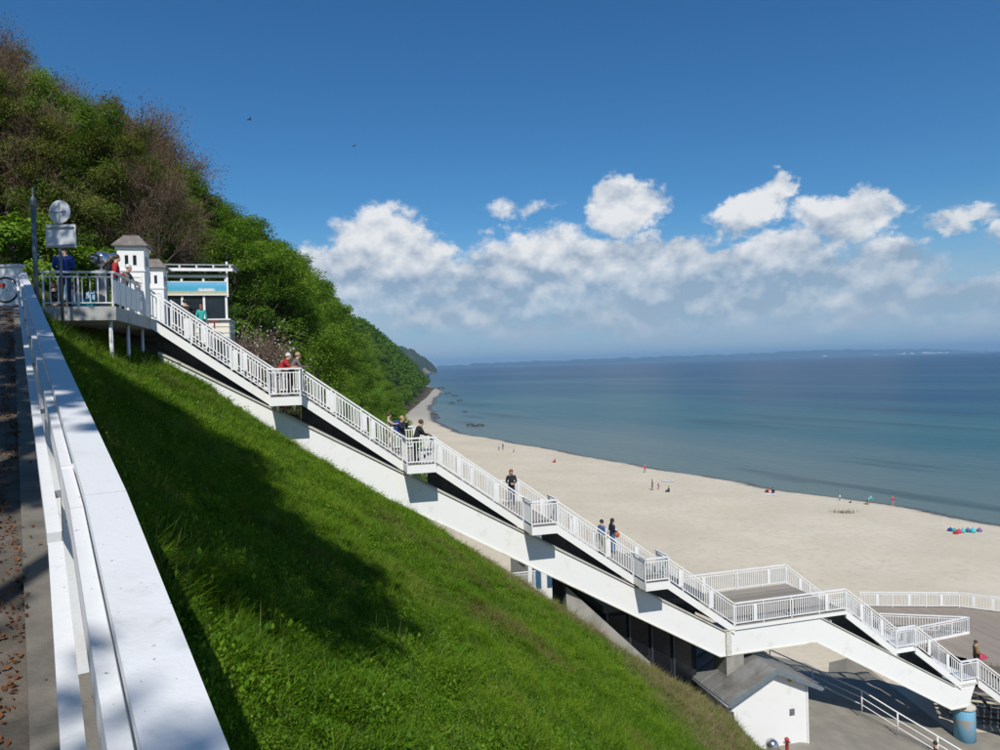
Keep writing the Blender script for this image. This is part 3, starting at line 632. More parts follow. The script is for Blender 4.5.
c = T.mix(T.smooth(zr, .05, .35), (.55, .47, .22), (.05, .36, .52)); c = T.mix(T.smooth(zr, .45, 1.), c, (.16, .45, .70)); c = T.mix(T.smooth(n, .5, .65), c, (.10, .40, .62))
pier = T.mul(T.mul(T.smooth(xr, .24, .30), T.smooth(xr, .56, .50)), T.mul(T.smooth(T.add(zr, T.mul(T.noise(T.comb(T.mul(xr, 30), 0.), 1.), -.5)), .30, .10), T.smooth(zr, .2, .26)))
c = T.mix(T.mul(pier, .9), c, (.72, .70, .66)); T.put(p_.inputs['Base Color'], c); p_.inputs['Roughness'].default_value = .5
mb = MB(); mb.sbox(-4.62, -1.98, 5.93, 5.955, PZ + 1.53, PZ + 2.08); part('banner', mb, m, ki, label='blue banner printed with sea, sand and a white pier')
mb = MB(); mb.sbox(-4.66, -1.94, 5.925, 5.96, PZ + 1.46, PZ + 1.53); mb.sbox(-4.66, -1.94, 5.925, 5.96, PZ + 2.08, PZ + 2.12); part('banner_frame', mb, CREAM, ki)
mb = MB(); mb.box(st(-3.25, 7.3, PZ + 2.95), S3 * 1.62, N3 * 1.55 + Z3 * .08, Z3 * .03); part('canopy', mb, mat('canopy_sheet', (.30, .33, .33), .35, var=.2), ki)
for k in range(5):
    a = -4.7 + k * .73; mb = MB(); mb.beam(st(a, 5.7, PZ + 2.78), st(a, 8.8, PZ + 2.94), .07, .11); part('canopy_beam', mb, WHITE2, ki)
mb = MB(); mb.beam(st(-4.86, 5.74, PZ + 2.64), st(-1.66, 5.74, PZ + 2.64), .06, .14); mb.beam(st(-4.86, 6.0, PZ + 2.66), st(-1.66, 6.0, PZ + 2.66), .06, .10); part('canopy_rail', mb, WHITE2, ki)
mb = MB(); mb.sbox(-1.99, -1.9, 5.94, 6.03, PZ + 1.4, PZ + 3.05); part('canopy_post', mb, WHITE2, ki)

O3 -= KOFF
# ================================================================== SIGNS, POLES, TELESCOPE, BICYCLE, WALL
ALU = mat('sign_back_aluminium', (.62, .64, .66), .45, var=.08, scale=2, metal=.15)
p0 = ony(62.5, 312, 20.6); sg = thing('sign_post', (p0[0], p0[1], p0[2]), 'grey post carrying a round and a rectangular sign seen from behind', 'sign')
ptop = ony(60.3, 203, 20.6); mb = MB(); mb.tube([p0 - Z3 * .4, A3(p0[0], p0[1], ptop[2])], .042, 10); part('pole', mb, POLE, sg, True)
c1 = ony(60, 212, 20.55); mb = MB(); mb.lathe(c1 - A3(0, .03, 0), [(.30, 0), (.335, .004), (.335, .02), (.30, .024)], 32, A3(.12, 1, 0)); part('round_sign', mb, ALU, sg)
mb = MB(); mb.beam(c1 + A3(-.29, -.045, 0), c1 + A3(.29, -.045, 0), .02, .035); mb.beam(c1 + A3(0, -.045, -.30), c1 + A3(0, -.045, .26), .03, .03); part('bracket', mb, STEEL, sg)
c2 = ony(61, 236, 20.55); mb = MB(); mb.box(c2, A3(.46, -.05, -.02), A3(0, .012, 0), A3(0.0, 0, .33)); part('rectangular_sign', mb, ALU, sg)
mb = MB(); mb.beam(c2 + A3(-.44, .0, .25), c2 + A3(.42, -.09, .23), .03, .03); mb.beam(c2 + A3(-.44, .0, -.26), c2 + A3(.42, -.09, -.28), .03, .03); part('bracket', mb, STEEL, sg)
q0 = ony(37, 306, 20.2); q1 = ony(35.4, 191, 20.2); lp = thing('lamp_pole', q0 - Z3 * .3, 'slim dark grey pole with pointed finial behind the fence end', 'pole')
mb = MB(); mb.tube([q0 - Z3 * .3, A3(q0[0], q0[1], q1[2] - .45)], .062, 12); part('pole', mb, POLE, lp, True)
mb = MB(); mb.lathe(A3(q0[0], q0[1], q1[2] - .45), [(.075, 0), (.085, .05), (.085, .22), (.05, .27), (.022, .3), (.018, .55)], 12); part('finial', mb, POLE, lp, True)
# low white wall at the top of the path
w0 = ony(21, 305, 20.9); wl = thing('low_wall', w0 - A3(1.5, 0, 0), 'low white rendered wall with flat coping at the top of the path', 'wall')
mb = MB(); mb.box(A3(w0[0] - 2.5, w0[1] + .1, w0[2] + .5), A3(2.5, -.05, 0), A3(0, .09, 0), A3(0, 0, .62)); part('wall', mb, WHITE, wl)
mb = MB(); mb.box(A3(w0[0] - 2.5, w0[1] + .1, w0[2] + 1.16), A3(2.56, -.05, 0), A3(0, .14, 0), A3(0, 0, .035)); part('coping', mb, FENCE, wl)
mb = MB(); mb.box(A3(w0[0] - 1.0, w0[1] - .02, w0[2] + .62), A3(.33, -.006, 0), A3(0, .012, 0), A3(0, 0, .40)); part('notice_board', mb, WHITE2, wl)
mb = MB(); mb.box(A3(w0[0] - 1.0, w0[1] - .036, w0[2] + .48), A3(.30, -.006, 0), A3(0, .004, 0), A3(0, 0, .20)); part('poster', mb, mat('blue_poster', (.06, .32, .55), .6, col2=(.6, .5, .3), spread=(.55, .7), scale=6), wl)
mb = MB(); mb.box(A3(w0[0] - .66, w0[1] - .03, w0[2] + .62), A3(.02, 0, 0), A3(0, .02, 0), A3(0, 0, .42)); mb.box(A3(w0[0] - 1.0, w0[1] - .035, w0[2] + .92), A3(.22, -.004, 0), A3(0, .004, 0), A3(0, 0, .03)); part('notice_frame', mb, POLE, wl)
# bicycle leaning against it
def ring(mb, c, r, rt, ax, n=28, m_=6):
    ax = unit(ax); x = unit(np.cross(ax, Z3)); y = np.cross(ax, x); vs = []; fs = []
    for i in range(n):
        th = 2 * math.pi * i / n; rad = math.cos(th) * x + math.sin(th) * y
        for j in range(m_): ph = 2 * math.pi * j / m_; vs.append(c + rad * (r + rt * math.cos(ph)) + ax * rt * math.sin(ph))
    for i in range(n):
        for j in range(m_): fs.append((i * m_ + j, ((i + 1) % n) * m_ + j, ((i + 1) % n) * m_ + (j + 1) % m_, i * m_ + (j + 1) % m_))
    mb.add(vs, fs)
fw = ony(5.5, 290, 19.4); gz = fw[2] - .37; bdir = unit(A3(1, .02, 0)); bn = A3(-bdir[1], bdir[0], 0); rw = fw - bdir * 1.06
bk = thing('bicycle', A3(fw[0] - .5, fw[1], gz), 'bicycle with turquoise frame parked against the low white wall', 'bicycle')
CYAN = mat('turquoise_bike_paint', (.04, .38, .55), .35); CHR = mat('chrome', (.6, .6, .62), .2, metal=.9)
for c in (fw, rw):
    mb = MB(); ring(mb, c, .335, .024, bn); wh = part('wheel', mb, BLACKR, bk, True)
    mb = MB(); ring(mb, c, .305, .012, bn, 28, 5); part('rim', mb, CHR, wh, True)
    mb = MB(); mb.tube([c - bn * .05, c + bn * .05], .03, 8)
    for k in range(14): th = 2 * math.pi * k / 14; mb.tube([c, c + (bdir * math.cos(th) + Z3 * math.sin(th)) * .30], .0025, 4, False)
    part('spokes', mb, CHR, wh, kind='stuff')
bb = rw + bdir * .42 - Z3 * .06; seat = rw + bdir * .22 + Z3 * .50; hd = fw - bdir * .28 + Z3 * .48
mb = MB(); mb.tube([rw, bb, seat, rw], .018, 8); mb.tube([bb, hd - Z3 * .12], .022, 8); mb.tube([seat - Z3 * .06, hd], .02, 8); mb.tube([hd + Z3 * .12 - bdir * .03, hd - Z3 * .14, fw], .018, 8); part('frame', mb, CYAN, bk, True)
mb = MB(); hb = hd + Z3 * .2; mb.tube([hd + Z3 * .1, hb], .014, 8); mb.tube([hb - bn * .28 - bdir * .12, hb - bn * .2, hb + bn * .2, hb + bn * .28 - bdir * .12], .013, 8); part('handlebar', mb, CHR, bk, True)
mb = MB(); mb.ball(seat + Z3 * .08, (.13, .075, .035)); mb.tube([seat, seat + Z3 * .07], .014, 8); part('saddle', mb, BLACKR, bk, True)
mb = MB(); mb.box(fw + Z3 * .12 - bdir * .02 + bn * -.09, bdir * .05, bn * .05, Z3 * .05); part('pannier', mb, mat('red_pannier', (.45, .06, .04), .7), bk)
mb = MB(); mb.tube([bb - bn * .1 + Z3 * .16, bb + bn * .1 - Z3 * .16], .012, 6); mb.lathe(bb - bn * .02, [(.09, 0), (.09, .01)], 14, bn); part('crank', mb, CHR, bk)
# coin telescope on the platform
tb = ony(103, 304, 22.4); tb[2] = O3[2] + PZ; tl = thing('coin_telescope', tb, 'silver coin telescope on a grey square column behind the platform railing', 'telescope')
mb = MB(); mb.box(tb + Z3 * .62, A3(.155, .04, 0), A3(-.04, .155, 0), Z3 * .60); part('column', mb, mat('grey_column', (.33, .34, .33), .6), tl)
mb = MB(); mb.ball(tb + Z3 * 1.58, (.25, .2, .25), 14, 10); mb.tube([tb + Z3 * 1.22, tb + Z3 * 1.40], .06, 10); part('head', mb, CHR, tl, True)
mb = MB(); ax = unit(A3(.8, .5, .12)); mb.tube([tb + Z3 * 1.66 - ax * .3, tb + Z3 * 1.66 + ax * .42], [.07, .10], 14); mb.tube([tb + Z3 * 1.50 - ax * .25, tb + Z3 * 1.50 + ax * .25], [.05, .06], 12); part('barrel', mb, CHR, tl, True)
mb = MB(); ring(mb, tb + Z3 * 1.56 + A3(-.12, -.2, 0), .15, .025, A3(.2, 1, 0), 20); part('focus_wheel', mb, BLACKR, tl, True)

# ================================================================== BELOW THE STAIRS
SB = -1.2
sh = thing('gabled_shed', st(20.85, .6, -16.7), 'small white gabled shed with zinc roof beneath the stairs', 'shed')
al, ar, ap, ze_, za, zg = 18.75, 22.62, 20.85, -13.78, -12.98, -16.9
mb = MB(); mb.prism([st(al, SB, zg), st(ar, SB, zg), st(ar, SB, ze_), st(ap, SB, za), st(al, SB, ze_ - .05)], N3 * 4.2); part('wall', mb, WHITE, sh)
for s_, ae, nm in ((-1, 18.40, 'l'), (1, 23.18, 'r')):
    sl = (za + .10 - (ze_ - .10)) / (ap - al); z_e = za + .10 - sl * abs(ae - ap)
    mb = MB(); mb.prism([st(ap, SB - .35, za + .10), st(ae, SB - .35, z_e), st(ae, SB - .35, z_e + .07), st(ap, SB - .35, za + .17)], N3 * 4.7); part('roof', mb, ROOFM, sh)
    mb = MB(); mb.prism([st(ap, SB - .40, za - .02), st(ae, SB - .40, z_e - .10), st(ae, SB - .40, z_e + .10), st(ap, SB - .40, za + .20)], N3 * .045); part('bargeboard', mb, mat('blue_grey_flashing', (.19, .23, .26), .5, metal=.3), sh)
    for k in range(5):
        b_ = SB + .2 + k * .85; mb = MB(); mb.beam(st(ap, b_, za + .19), st(ae, b_, z_e + .09), .03, .045); part('seam', mb, ROOFM, sh)
    mb = MB(); mb.tube([st(ae + s_ * .04, SB - .4, z_e - .02), st(ae + s_ * .04, 3.2, z_e - .02)], .055, 8)
    if s_ < 0: mb.tube([st(ae, SB - .2, z_e - .05), st(ae + .02, SB - .2, z_e - .25), st(ae + .40, SB - .08, z_e - .45), st(ae + .42, SB - .08, zg + .3)], .045, 8)
    part('gutter', mb, mat('zinc_gutter', (.20, .22, .24), .45, metal=.5), sh, True)
mb = MB(); mb.sbox(21.72, 21.98, SB - .012, SB + .02, -15.15, -14.85); w_ = part('vent_window', mb, DARK, sh); mb = MB()
for k in range(4): mb.sbox(21.73, 21.97, SB - .03, SB - .014, -15.13 + k * .075, -15.09 + k * .075)
part('louvre', mb, STEEL, w_)
mb = MB(); mb.sbox(al + .01, ar - .01, SB - .03, SB + .01, zg, zg + .33); part('plinth', mb, mat('plinth_paint', (.62, .62, .60), .7), sh)
mb = MB(); mb.ball(st(21.75, SB - .06, -13.55), (.07, .07, .08)); part('lamp', mb, mat('yellow_lamp_glass', (.65, .55, .1), .3), sh, True)
mb = MB(); mb.sbox(22.6, 22.68, SB - .05, SB + .05, zg, ze_ - .05); part('corner_strip', mb, WHITE2, sh)
# things standing at the shed
c = ony(772, 746, 30.2); gz_ = zpave(c[0]); mb = MB(); c[2] = gz_
zt = ony(772, 738.5, 30.2)[2] - gz_
mb.lathe(c, [(.24, 0), (.27, .05), (.27, max(.3, zt - .27))] + [(.27 * math.cos(k * .26), max(.3, zt - .27) + .27 * math.sin(k * .26)) for k in range(1, 7)], 20); solo('ash_drum', mb, CHR, 'shiny domed metal drum standing against the white shed wall', 'drum', smooth=True)
c = ony(787, 746, 30.4); c[2] = zpave(c[0]); zt = ony(787, 737.5, 30.4)[2] - c[2]
hy = thing('fire_hydrant', c, 'red fire hydrant beside the shiny drum at the shed', 'hydrant'); RED = mat('hydrant_red', (.42, .03, .03), .45)
mb = MB(); mb.lathe(c, [(.12, 0), (.12, .06), (.075, .08), (.075, zt - .14), (.10, zt - .13), (.10, zt - .06), (.05, zt)], 14); part('body', mb, RED, hy, True)
mb = MB(); mb.tube([c + A3(-.14, 0, zt * .78), c + A3(.14, 0, zt * .78)], .045, 10); part('nozzle', mb, STEEL, hy, True)
# dark glass pavilion under the flights, the shade there painted in as near-black colour
pv = thing('glass_pavilion', st(16.5, 4, -17.8), 'dark glass fronted pavilion in the shade under the staircase', 'building')
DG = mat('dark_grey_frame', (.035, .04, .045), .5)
mb = MB(); mb.sbox(14.0, 18.6, 1.35, 8.5, -18.5, -10.3); part('wall', mb, mat('shade_dark_render', (.010, .013, .018), .8), pv)
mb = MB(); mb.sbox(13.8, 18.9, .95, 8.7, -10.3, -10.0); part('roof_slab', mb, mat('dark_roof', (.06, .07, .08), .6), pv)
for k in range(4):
    a = 14.1 + k * 1.1; mb = MB(); mb.sbox(a + .05, a + .93, 1.30, 1.345, -16.6, -10.6); part('pane', mb, mat('shade_dark_glass', (.006, .008, .011), .25, spec=.25), pv)
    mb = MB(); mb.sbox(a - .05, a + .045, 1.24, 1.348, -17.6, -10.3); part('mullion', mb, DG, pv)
# concrete wing wall along the top of the lower bank
p, q = onb(566, 586, .5), onb(650, 662, .2); mb = MB(); mb.prism([p, p - Z3 * 3.2, q - Z3 * 3.2, q], N3 * .42); ww = solo('wing_wall', mb, CONC, 'sloping concrete wing wall between the grass bank and the dark pavilion', 'wall')
# white beach house with balcony, glimpsed under the girder
HB = 13.5
h0, h1 = onb(514, 560, HB), onb(574, 560, HB); ha0, ha1 = (h0 - O3) @ S3, (h1 - O3) @ S3; hz1 = onb(540, 552, HB)[2] - O3[2]; hzw = [onb(545, y_, HB)[2] - O3[2] for y_ in (564, 588)]
bh = thing('beach_house', st((ha0 + ha1) / 2, HB + 2, -19.2), 'white house with balcony and blue windows glimpsed beneath the girder', 'building')
mb = MB(); mb.sbox(ha0 + .9, ha1, HB, HB + 4, -19.6, hz1); part('wall', mb, WHITE, bh)
mb = MB(); mb.sbox(ha0 + .7, ha1 + .2, HB - .2, HB + 4.2, hz1, hz1 + .2); part('roof', mb, ROOFM, bh)
for k in range(3):
    a = ha0 + 1.15 + k * .95; mb = MB(); mb.sbox(a, a + .55, HB - .03, HB - .002, hzw[1], hzw[0]); part('window', mb, mat('blue_window_glass', (.05, .12, .2), .1), bh)
    mb = MB(); mb.sbox(a + .57, a + .68, HB - .06, HB - .002, hzw[1] - .1, hzw[0] + .1); part('window_frame', mb, WHITE2, bh)
bz_ = onb(520, 590, HB - 1.3)[2] - O3[2]; mb = MB(); mb.sbox(ha0 - 1.2, ha0 + 1.0, HB - 1.3, HB + .0, bz_ - .2, bz_); part('balcony', mb, mat('pale_slab', (.55, .52, .45), .8), bh)
mb = MB(); mb.sbox(ha0 - 1.1, ha0 + .9, HB - .1, HB, -19.6, bz_ - .2); part('balcony_wall', mb, CREAM, bh)
railing(bh, [st(ha0 - 1.15, HB - 1.25, bz_), st(ha0 + .95, HB - 1.25, bz_)], panels=False, post_gap=1.0)
# handrail down the ramp
rl = thing('ramp_handrail', A3(18.7, 36.6, zpave(18.7)), 'white tubular handrail along the paved ramp below the girder', 'handrail')
RP = [A3(15.6, 42.2, zpave(15.6) - .5), A3(17.0, 39.6, zpave(17.) - .2), ony(862, 711.6, 36.2), ony(898, 734.5, 35.0), ony(938, 759, 33.8), ony(980, 785, 32.6)]
for k, hh in enumerate((1.1, .72, .36)):
    mb = MB(); mb.tube([p + Z3 * hh for p in RP], .036 if k == 0 else .024, 8); part('rail', mb, WHITE2, rl, True)
for p in RP:
    mb = MB(); mb.tube([p, p + Z3 * 1.09], .036, 8); part('post', mb, WHITE2, rl, True)

# ================================================================== BOARDWALK
BZ = -17.5
m = bpy.data.materials.new('boardwalk_planks'); m.use_nodes = True; T = NT(m.node_tree); p_ = m.node_tree.nodes['Principled BSDF']
pos = m.node_tree.nodes.new('ShaderNodeNewGeometry').outputs['Position']; x_, y_, z_ = T.sep(T.mapping(pos, (1, 1, 1), (0, 0, math.radians(-8))))
row = T.m('FLOOR', T.mul(x_, 4.2)); fr_ = T.m('FRACT', T.mul(x_, 4.2)); rn = T.noise(T.comb(T.mul(row, 3.7), 0.), 1., 0)
c = T.mix(rn, (.235, .19, .15), (.40, .34, .275)); c = T.mix(T.smooth(fr_, .16, .03), c, (.055, .048, .04)); c = T.mix(T.mul(T.noise(pos, 2., 4), .35), c, (.24, .21, .18))
T.put(p_.inputs['Base Color'], c); p_.inputs['Roughness'].default_value = .85
poly = [(24.2, 49.4), (31, 48.7), (33.4, 47.3), (46, 39.2), (46, 33), (31, 37.8), (26.2, 40.2), (24.6, 42.5)]
bwk = thing('boardwalk', A3(32, 43, -20), 'wooden boardwalk on dark piles behind the lower stairs', 'boardwalk')
mb = MB(); mb.prism([A3(x, y, BZ - .16) for x, y in poly], Z3 * .16); part('deck', mb, m, bwk)
mb = MB()
for (x0, y0), (x1, y1) in zip(poly, poly[1:] + poly[:1]): mb.beam(A3(x0, y0, BZ - .42), A3(x1, y1, BZ - .42), .2, .5)
part('edge_beam', mb, mat('boardwalk_beam', (.16, .14, .12), .8), bwk)
for x, y in ((25, 48.6), (25.4, 43.4), (28, 41), (31, 39.4), (31, 47), (36, 44), (36, 37.5), (42, 40), (42, 36)):
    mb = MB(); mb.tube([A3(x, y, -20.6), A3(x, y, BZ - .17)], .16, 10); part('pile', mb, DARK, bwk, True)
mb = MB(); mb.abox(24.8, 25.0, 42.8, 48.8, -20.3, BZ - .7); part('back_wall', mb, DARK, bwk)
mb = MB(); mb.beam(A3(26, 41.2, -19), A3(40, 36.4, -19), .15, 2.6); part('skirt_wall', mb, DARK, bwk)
railing(bwk, [A3(24.5, 49.2, BZ), A3(31, 48.5, BZ), A3(33.3, 47.1, BZ), A3(39, 43.4, BZ), A3(45.9, 39.0, BZ)], panels=True, bal=.16, post_gap=2.2)
t0, t1, t2 = onz(899, 648, BZ), onz(969, 633.5, BZ), onz(880, 629.5, BZ)
railing(bwk, [t0, t1, t2], panels=False, bal=.15, post_gap=1.5); mb = MB(); mb.beam(t0 + Z3 * .05, t1 + Z3 * .05, .10, .12); part('kerb_board', mb, WHITE2, bwk)
# slatted timber steps on the sand
ts_ = thing('timber_steps', A3(27.5, 36.6, -20.2), 'grey timber slat steps beside the blue pier', 'steps')
for k in range(7):
    mb = MB(); c = A3(26.2, 37.4, -20.05) + A3(.0, .34, .16) * k; mb.box(c, A3(2.2, -.75, 0), A3(.04, .12, 0), A3(0, 0, .03)); part('slat', mb, WOOD, ts_)
mb = MB()
for s_ in (-1.8, 0, 1.8): mb.beam(A3(26.2 + s_, 37.3 - s_ * .34, -20.15), A3(26.2 + s_, 39.5 - s_ * .34, -19.12), .08, .16)
part('bearer', mb, DARK, ts_)

# ================================================================== VEGETATION
def fast_mesh(name, V, nper, mat_):
    """V: (n*nper,3) array of separate polygons with nper corners each"""
    me = bpy.data.meshes.new(name); n = len(V) // nper
    me.vertices.add(len(V)); me.vertices.foreach_set('co', np.ascontiguousarray(V, dtype=np.float32).ravel())
    me.loops.add(n * nper); me.loops.foreach_set('vertex_index', np.arange(n * nper, dtype=np.int32))
    me.polygons.add(n); me.polygons.foreach_set('loop_start', np.arange(0, n * nper, nper, dtype=np.int32)); me.polygons.foreach_set('loop_total', np.full(n, nper, dtype=np.int32))
    me.materials.append(mat_); me.update(calc_edges=True); return me
def unit_rows(a): return a / (np.linalg.norm(a, axis=1)[:, None] + 1e-9)
def leaf_quads(C, size, rng, up=.35, aspect=.55, out=None):
    n = len(C); d = rng.normal(size=(n, 3)); d /= np.linalg.norm(d, axis=1)[:, None]
    nr = rng.normal(size=(n, 3)) * (.55 if out is not None else 1.); nr[:, 2] += up
    if out is not None: nr += out; d = np.cross(d, nr); d /= np.linalg.norm(d, axis=1)[:, None] + 1e-9
    u = np.cross(d, nr); u /= np.linalg.norm(u, axis=1)[:, None] + 1e-9
    s = size * rng.uniform(.6, 1.35, (n, 1)); a = d * s * .5; b = u * s * .5 * aspect
    return np.stack([C - a, C + b - a * .1, C + a, C - b - a * .1], 1).reshape(-1, 3)
BARK = mat('grey_brown_bark', (.13, .105, .085), .9, col2=(.08, .065, .05), spread=(.3, .7), scale=3, bump=.4)
TWIG = mat('reddish_twigs', (.19, .12, .085), .9, col2=(.12, .08, .06), spread=(.3, .7), scale=1.)
L_GREEN = leaf_mat('fresh_beech_leaves', (.055, .115, .010), (.115, .215, .018), (.20, .31, .04), .16)
L_OLIVE = leaf_mat('olive_spring_leaves', (.065, .080, .016), (.125, .145, .024), (.20, .22, .05), .3)
L_BUD = leaf_mat('brown_buds', (.085, .042, .026), (.155, .078, .044), (.21, .12, .065), .4, trans=.2)
L_BLOS = leaf_mat('white_blossom', (.25, .27, .2), (.55, .55, .5), (.75, .75, .72), .6, trans=.2)
L_DARK = leaf_mat('dark_shrub_leaves', (.012, .03, .006), (.03, .065, .010), (.06, .11, .016), .5)

def skeleton(h, rng, r0, spread, n1, n2, lean=.06, start=.25):
    """trunk, limbs and sub-limbs as poly-lines with radii"""
    out = []; k = 7; off = np.cumsum(rng.normal(0, lean, (k, 2)), 0) * h / k
    tr = np.array([[off[i, 0], off[i, 1], h * .93 * i / (k - 1)] for i in range(k)]); tr[0, :2] = 0
    out.append((tr, np.linspace(r0, r0 * .18, k))); tips = []
    for i in range(n1):
        f = start + (.95 - start) * (i + rng.uniform(0, .9)) / n1; p = np.array([np.interp(f * .93 * h, tr[:, 2], tr[:, j]) for j in range(3)])
        th = i * 2.4 + rng.uniform(-.5, .5); ln = spread * (1.12 - .75 * f) * rng.uniform(.75, 1.2); el_ = rng.uniform(.25, .8) + f * .35
        d = A3(math.cos(th) * math.cos(el_), math.sin(th) * math.cos(el_), math.sin(el_))
        m1 = p + d * ln * .5 + A3(0, 0, .02 * ln); e = p + d * ln + A3(0, 0, .10 * ln) + rng.normal(0, .12 * ln, 3) * .5
        r1 = r0 * (.42 - .2 * f); out.append((np.array([p, m1, e]), np.array([r1, r1 * .6, r1 * .22]))); tips.append(e)
        for j in range(n2):
            g_ = rng.uniform(.3, 1.); q = p + (e - p) * g_; th2 = rng.uniform(0, 6.28); d2 = unit(d + .9 * A3(math.cos(th2), math.sin(th2), rng.uniform(-.3, .8))); l2 = ln * rng.uniform(.25, .5)
            e2 = q + d2 * l2; out.append((np.array([q, (q + e2) / 2 + rng.normal(0, .05 * l2, 3), e2]), np.array([r1 * .35, r1 * .22, r1 * .1]))); tips.append(e2)
    return out, tips
def tree_kind(key, seed, h, r0, spread, n1, n2, leafmat, nleaf, lsize, crad, bare=False, start=.25):
    rng = np.random.default_rng(seed); sk, tips = skeleton(h, rng, r0, spread, n1, n2, start=start); mb = MB()
    for pl, rd in sk: mb.tube(pl, rd, 7 if rd[0] > .05 else 4, False)
    trunk = mesh_from('trunk', mb.v, mb.f, BARK, True); T_ = np.array(tips)
    if bare:
        tw = []; per = nleaf[0] // len(T_); C = []
        for p in T_:
            o_ = unit(p - A3(0, 0, h * .45)); d = rng.normal(size=(per, 3)) * .75 + o_ + A3(0, 0, .25); d /= np.linalg.norm(d, axis=1)[:, None]; s0 = p + rng.normal(0, .45, (per, 3)); L_ = rng.uniform(.4, 1.15, (per, 1)); e = s0 + d * L_
            sd = np.cross(d, rng.normal(size=(per, 3))); sd /= np.linalg.norm(sd, axis=1)[:, None]; w = .012
            tw.append(np.stack([s0 - sd * w, s0 + sd * w, e], 1)); C.append(e); C.append(s0 + d * L_ * .6)
        crown = fast_mesh('crown', np.concatenate(tw).reshape(-1, 3), 3, TWIG)
        C = np.concatenate(C); C = C[rng.choice(len(C), nleaf[1])] + rng.normal(0, .16, (nleaf[1], 3)); me_ = fast_mesh('buds', leaf_quads(C, lsize, rng), 4, leafmat)
        if leafmat is L_BUD: me_.materials.append(L_OLIVE); me_.polygons.foreach_set('material_index', (rng.uniform(0, 1, nleaf[1]) < .5).astype(np.int32)); me_.update()
        return trunk, crown, me_
    idx = rng.integers(0, len(T_), nleaf); r = rng.normal(size=(nleaf, 3)); r /= np.linalg.norm(r, axis=1)[:, None]; rad = crad * rng.uniform(.15, 1, (nleaf, 1)) ** .5
    sz = rng.uniform(.7, 1.25, len(T_))[idx][:, None]; C = T_[idx] + r * rad * sz * A3(1, 1, .72)
    return trunk, fast_mesh('crown', leaf_quads(C, lsize, rng, up=.5, out=r * .6 + unit_rows(C - A3(0, 0, h * .5)) * .9), 4, leafmat), None
KIND = {}
for i in range(4): KIND['green', i] = tree_kind('g', 20 + i, 12., .20, 4.6, 13, 3, L_GREEN, 15000, .23, 1.2)
for i in range(0): KIND['olive', i] = tree_kind('o', 40 + i, 12., .20, 4.4, 13, 3, L_OLIVE, 11000, .19, 1.15)
for i in range(3): KIND['bare', i] = tree_kind('b', 60 + i, 12., .19, 4.4, 14, 4, L_BUD, (6500, 15000), .095, 1., True)
for i in range(2): KIND['bush', i] = tree_kind('s', 80 + i, 3.4, .07, 2.0, 9, 2, L_GREEN, 3600, .22, .62, start=.08)
KIND['blossom', 0] = tree_kind('w', 90, 3.6, .06, 2.1, 10, 3, L_BLOS, (3800, 1500), .11, 1., True, start=.1)
KIND['shade', 0] = tree_kind('sh', 95, 14.5, .16, 2.5, 9, 3, L_GREEN, 6000, .20, .7, start=.66)
KIND['shade', 1] = tree_kind('sh', 96, 11.5, .13, 2.8, 9, 3, L_GREEN, 2600, .17, .9, start=.5)
for i in range(3): KIND['fresh', i] = tree_kind('f', 120 + i, 12., .19, 4.2, 15, 4, L_GREEN, 24000, .135, .80)
for i in range(2): KIND['olive', i] = tree_kind('o', 140 + i, 12., .19, 4.0, 15, 4, L_OLIVE, 20000, .125, .80)
NK = {'green': 4, 'olive': 2, 'bare': 3, 'fresh': 3}
LABEL = {'fresh': ('leafy green tree with fine foliage standing behind the kiosk and stairs', 'fine leaved trees behind the stairs'), 'green': ('dense fresh green beech tree growing on the coastal bluff', 'trees covering the bluff'), 'olive': ('olive green spring tree in the wood above the platform', 'olive trees of the wood'),
         'bare': ('reddish brown tree still bare and budding in the wood above the platform', 'budding trees of the wood'), 'bush': ('low leafy green bush beside the staircase', 'bushes beside the staircase')}
NM = {'fresh': 'leafy_tree', 'green': 'beech_tree', 'olive': 'spring_tree', 'bare': 'budding_tree', 'bush': 'green_bush', 'blossom': 'blossoming_bush', 'shade': 'wayside_tree'}
def put_tree(kind, i, base, scale, rot, label=None, group=None, sq=1.):
    tm, cm, bm_ = KIND[kind, i]; lb, gp = LABEL.get(kind, (label, group)); lb = label or lb
    r = thing(NM[kind], base, lb, 'bush' if 'bush' in NM[kind] else 'tree', group or gp); r.rotation_euler = (0, 0, rot); r.scale = (scale * sq, scale * sq, scale)
    for nm, me in (('trunk', tm), ('crown', cm), ('buds', bm_)):
        if me: o = bpy.data.objects.new(nm, me); link(o); o.parent = r
    return r
rng = np.random.default_rng(11)
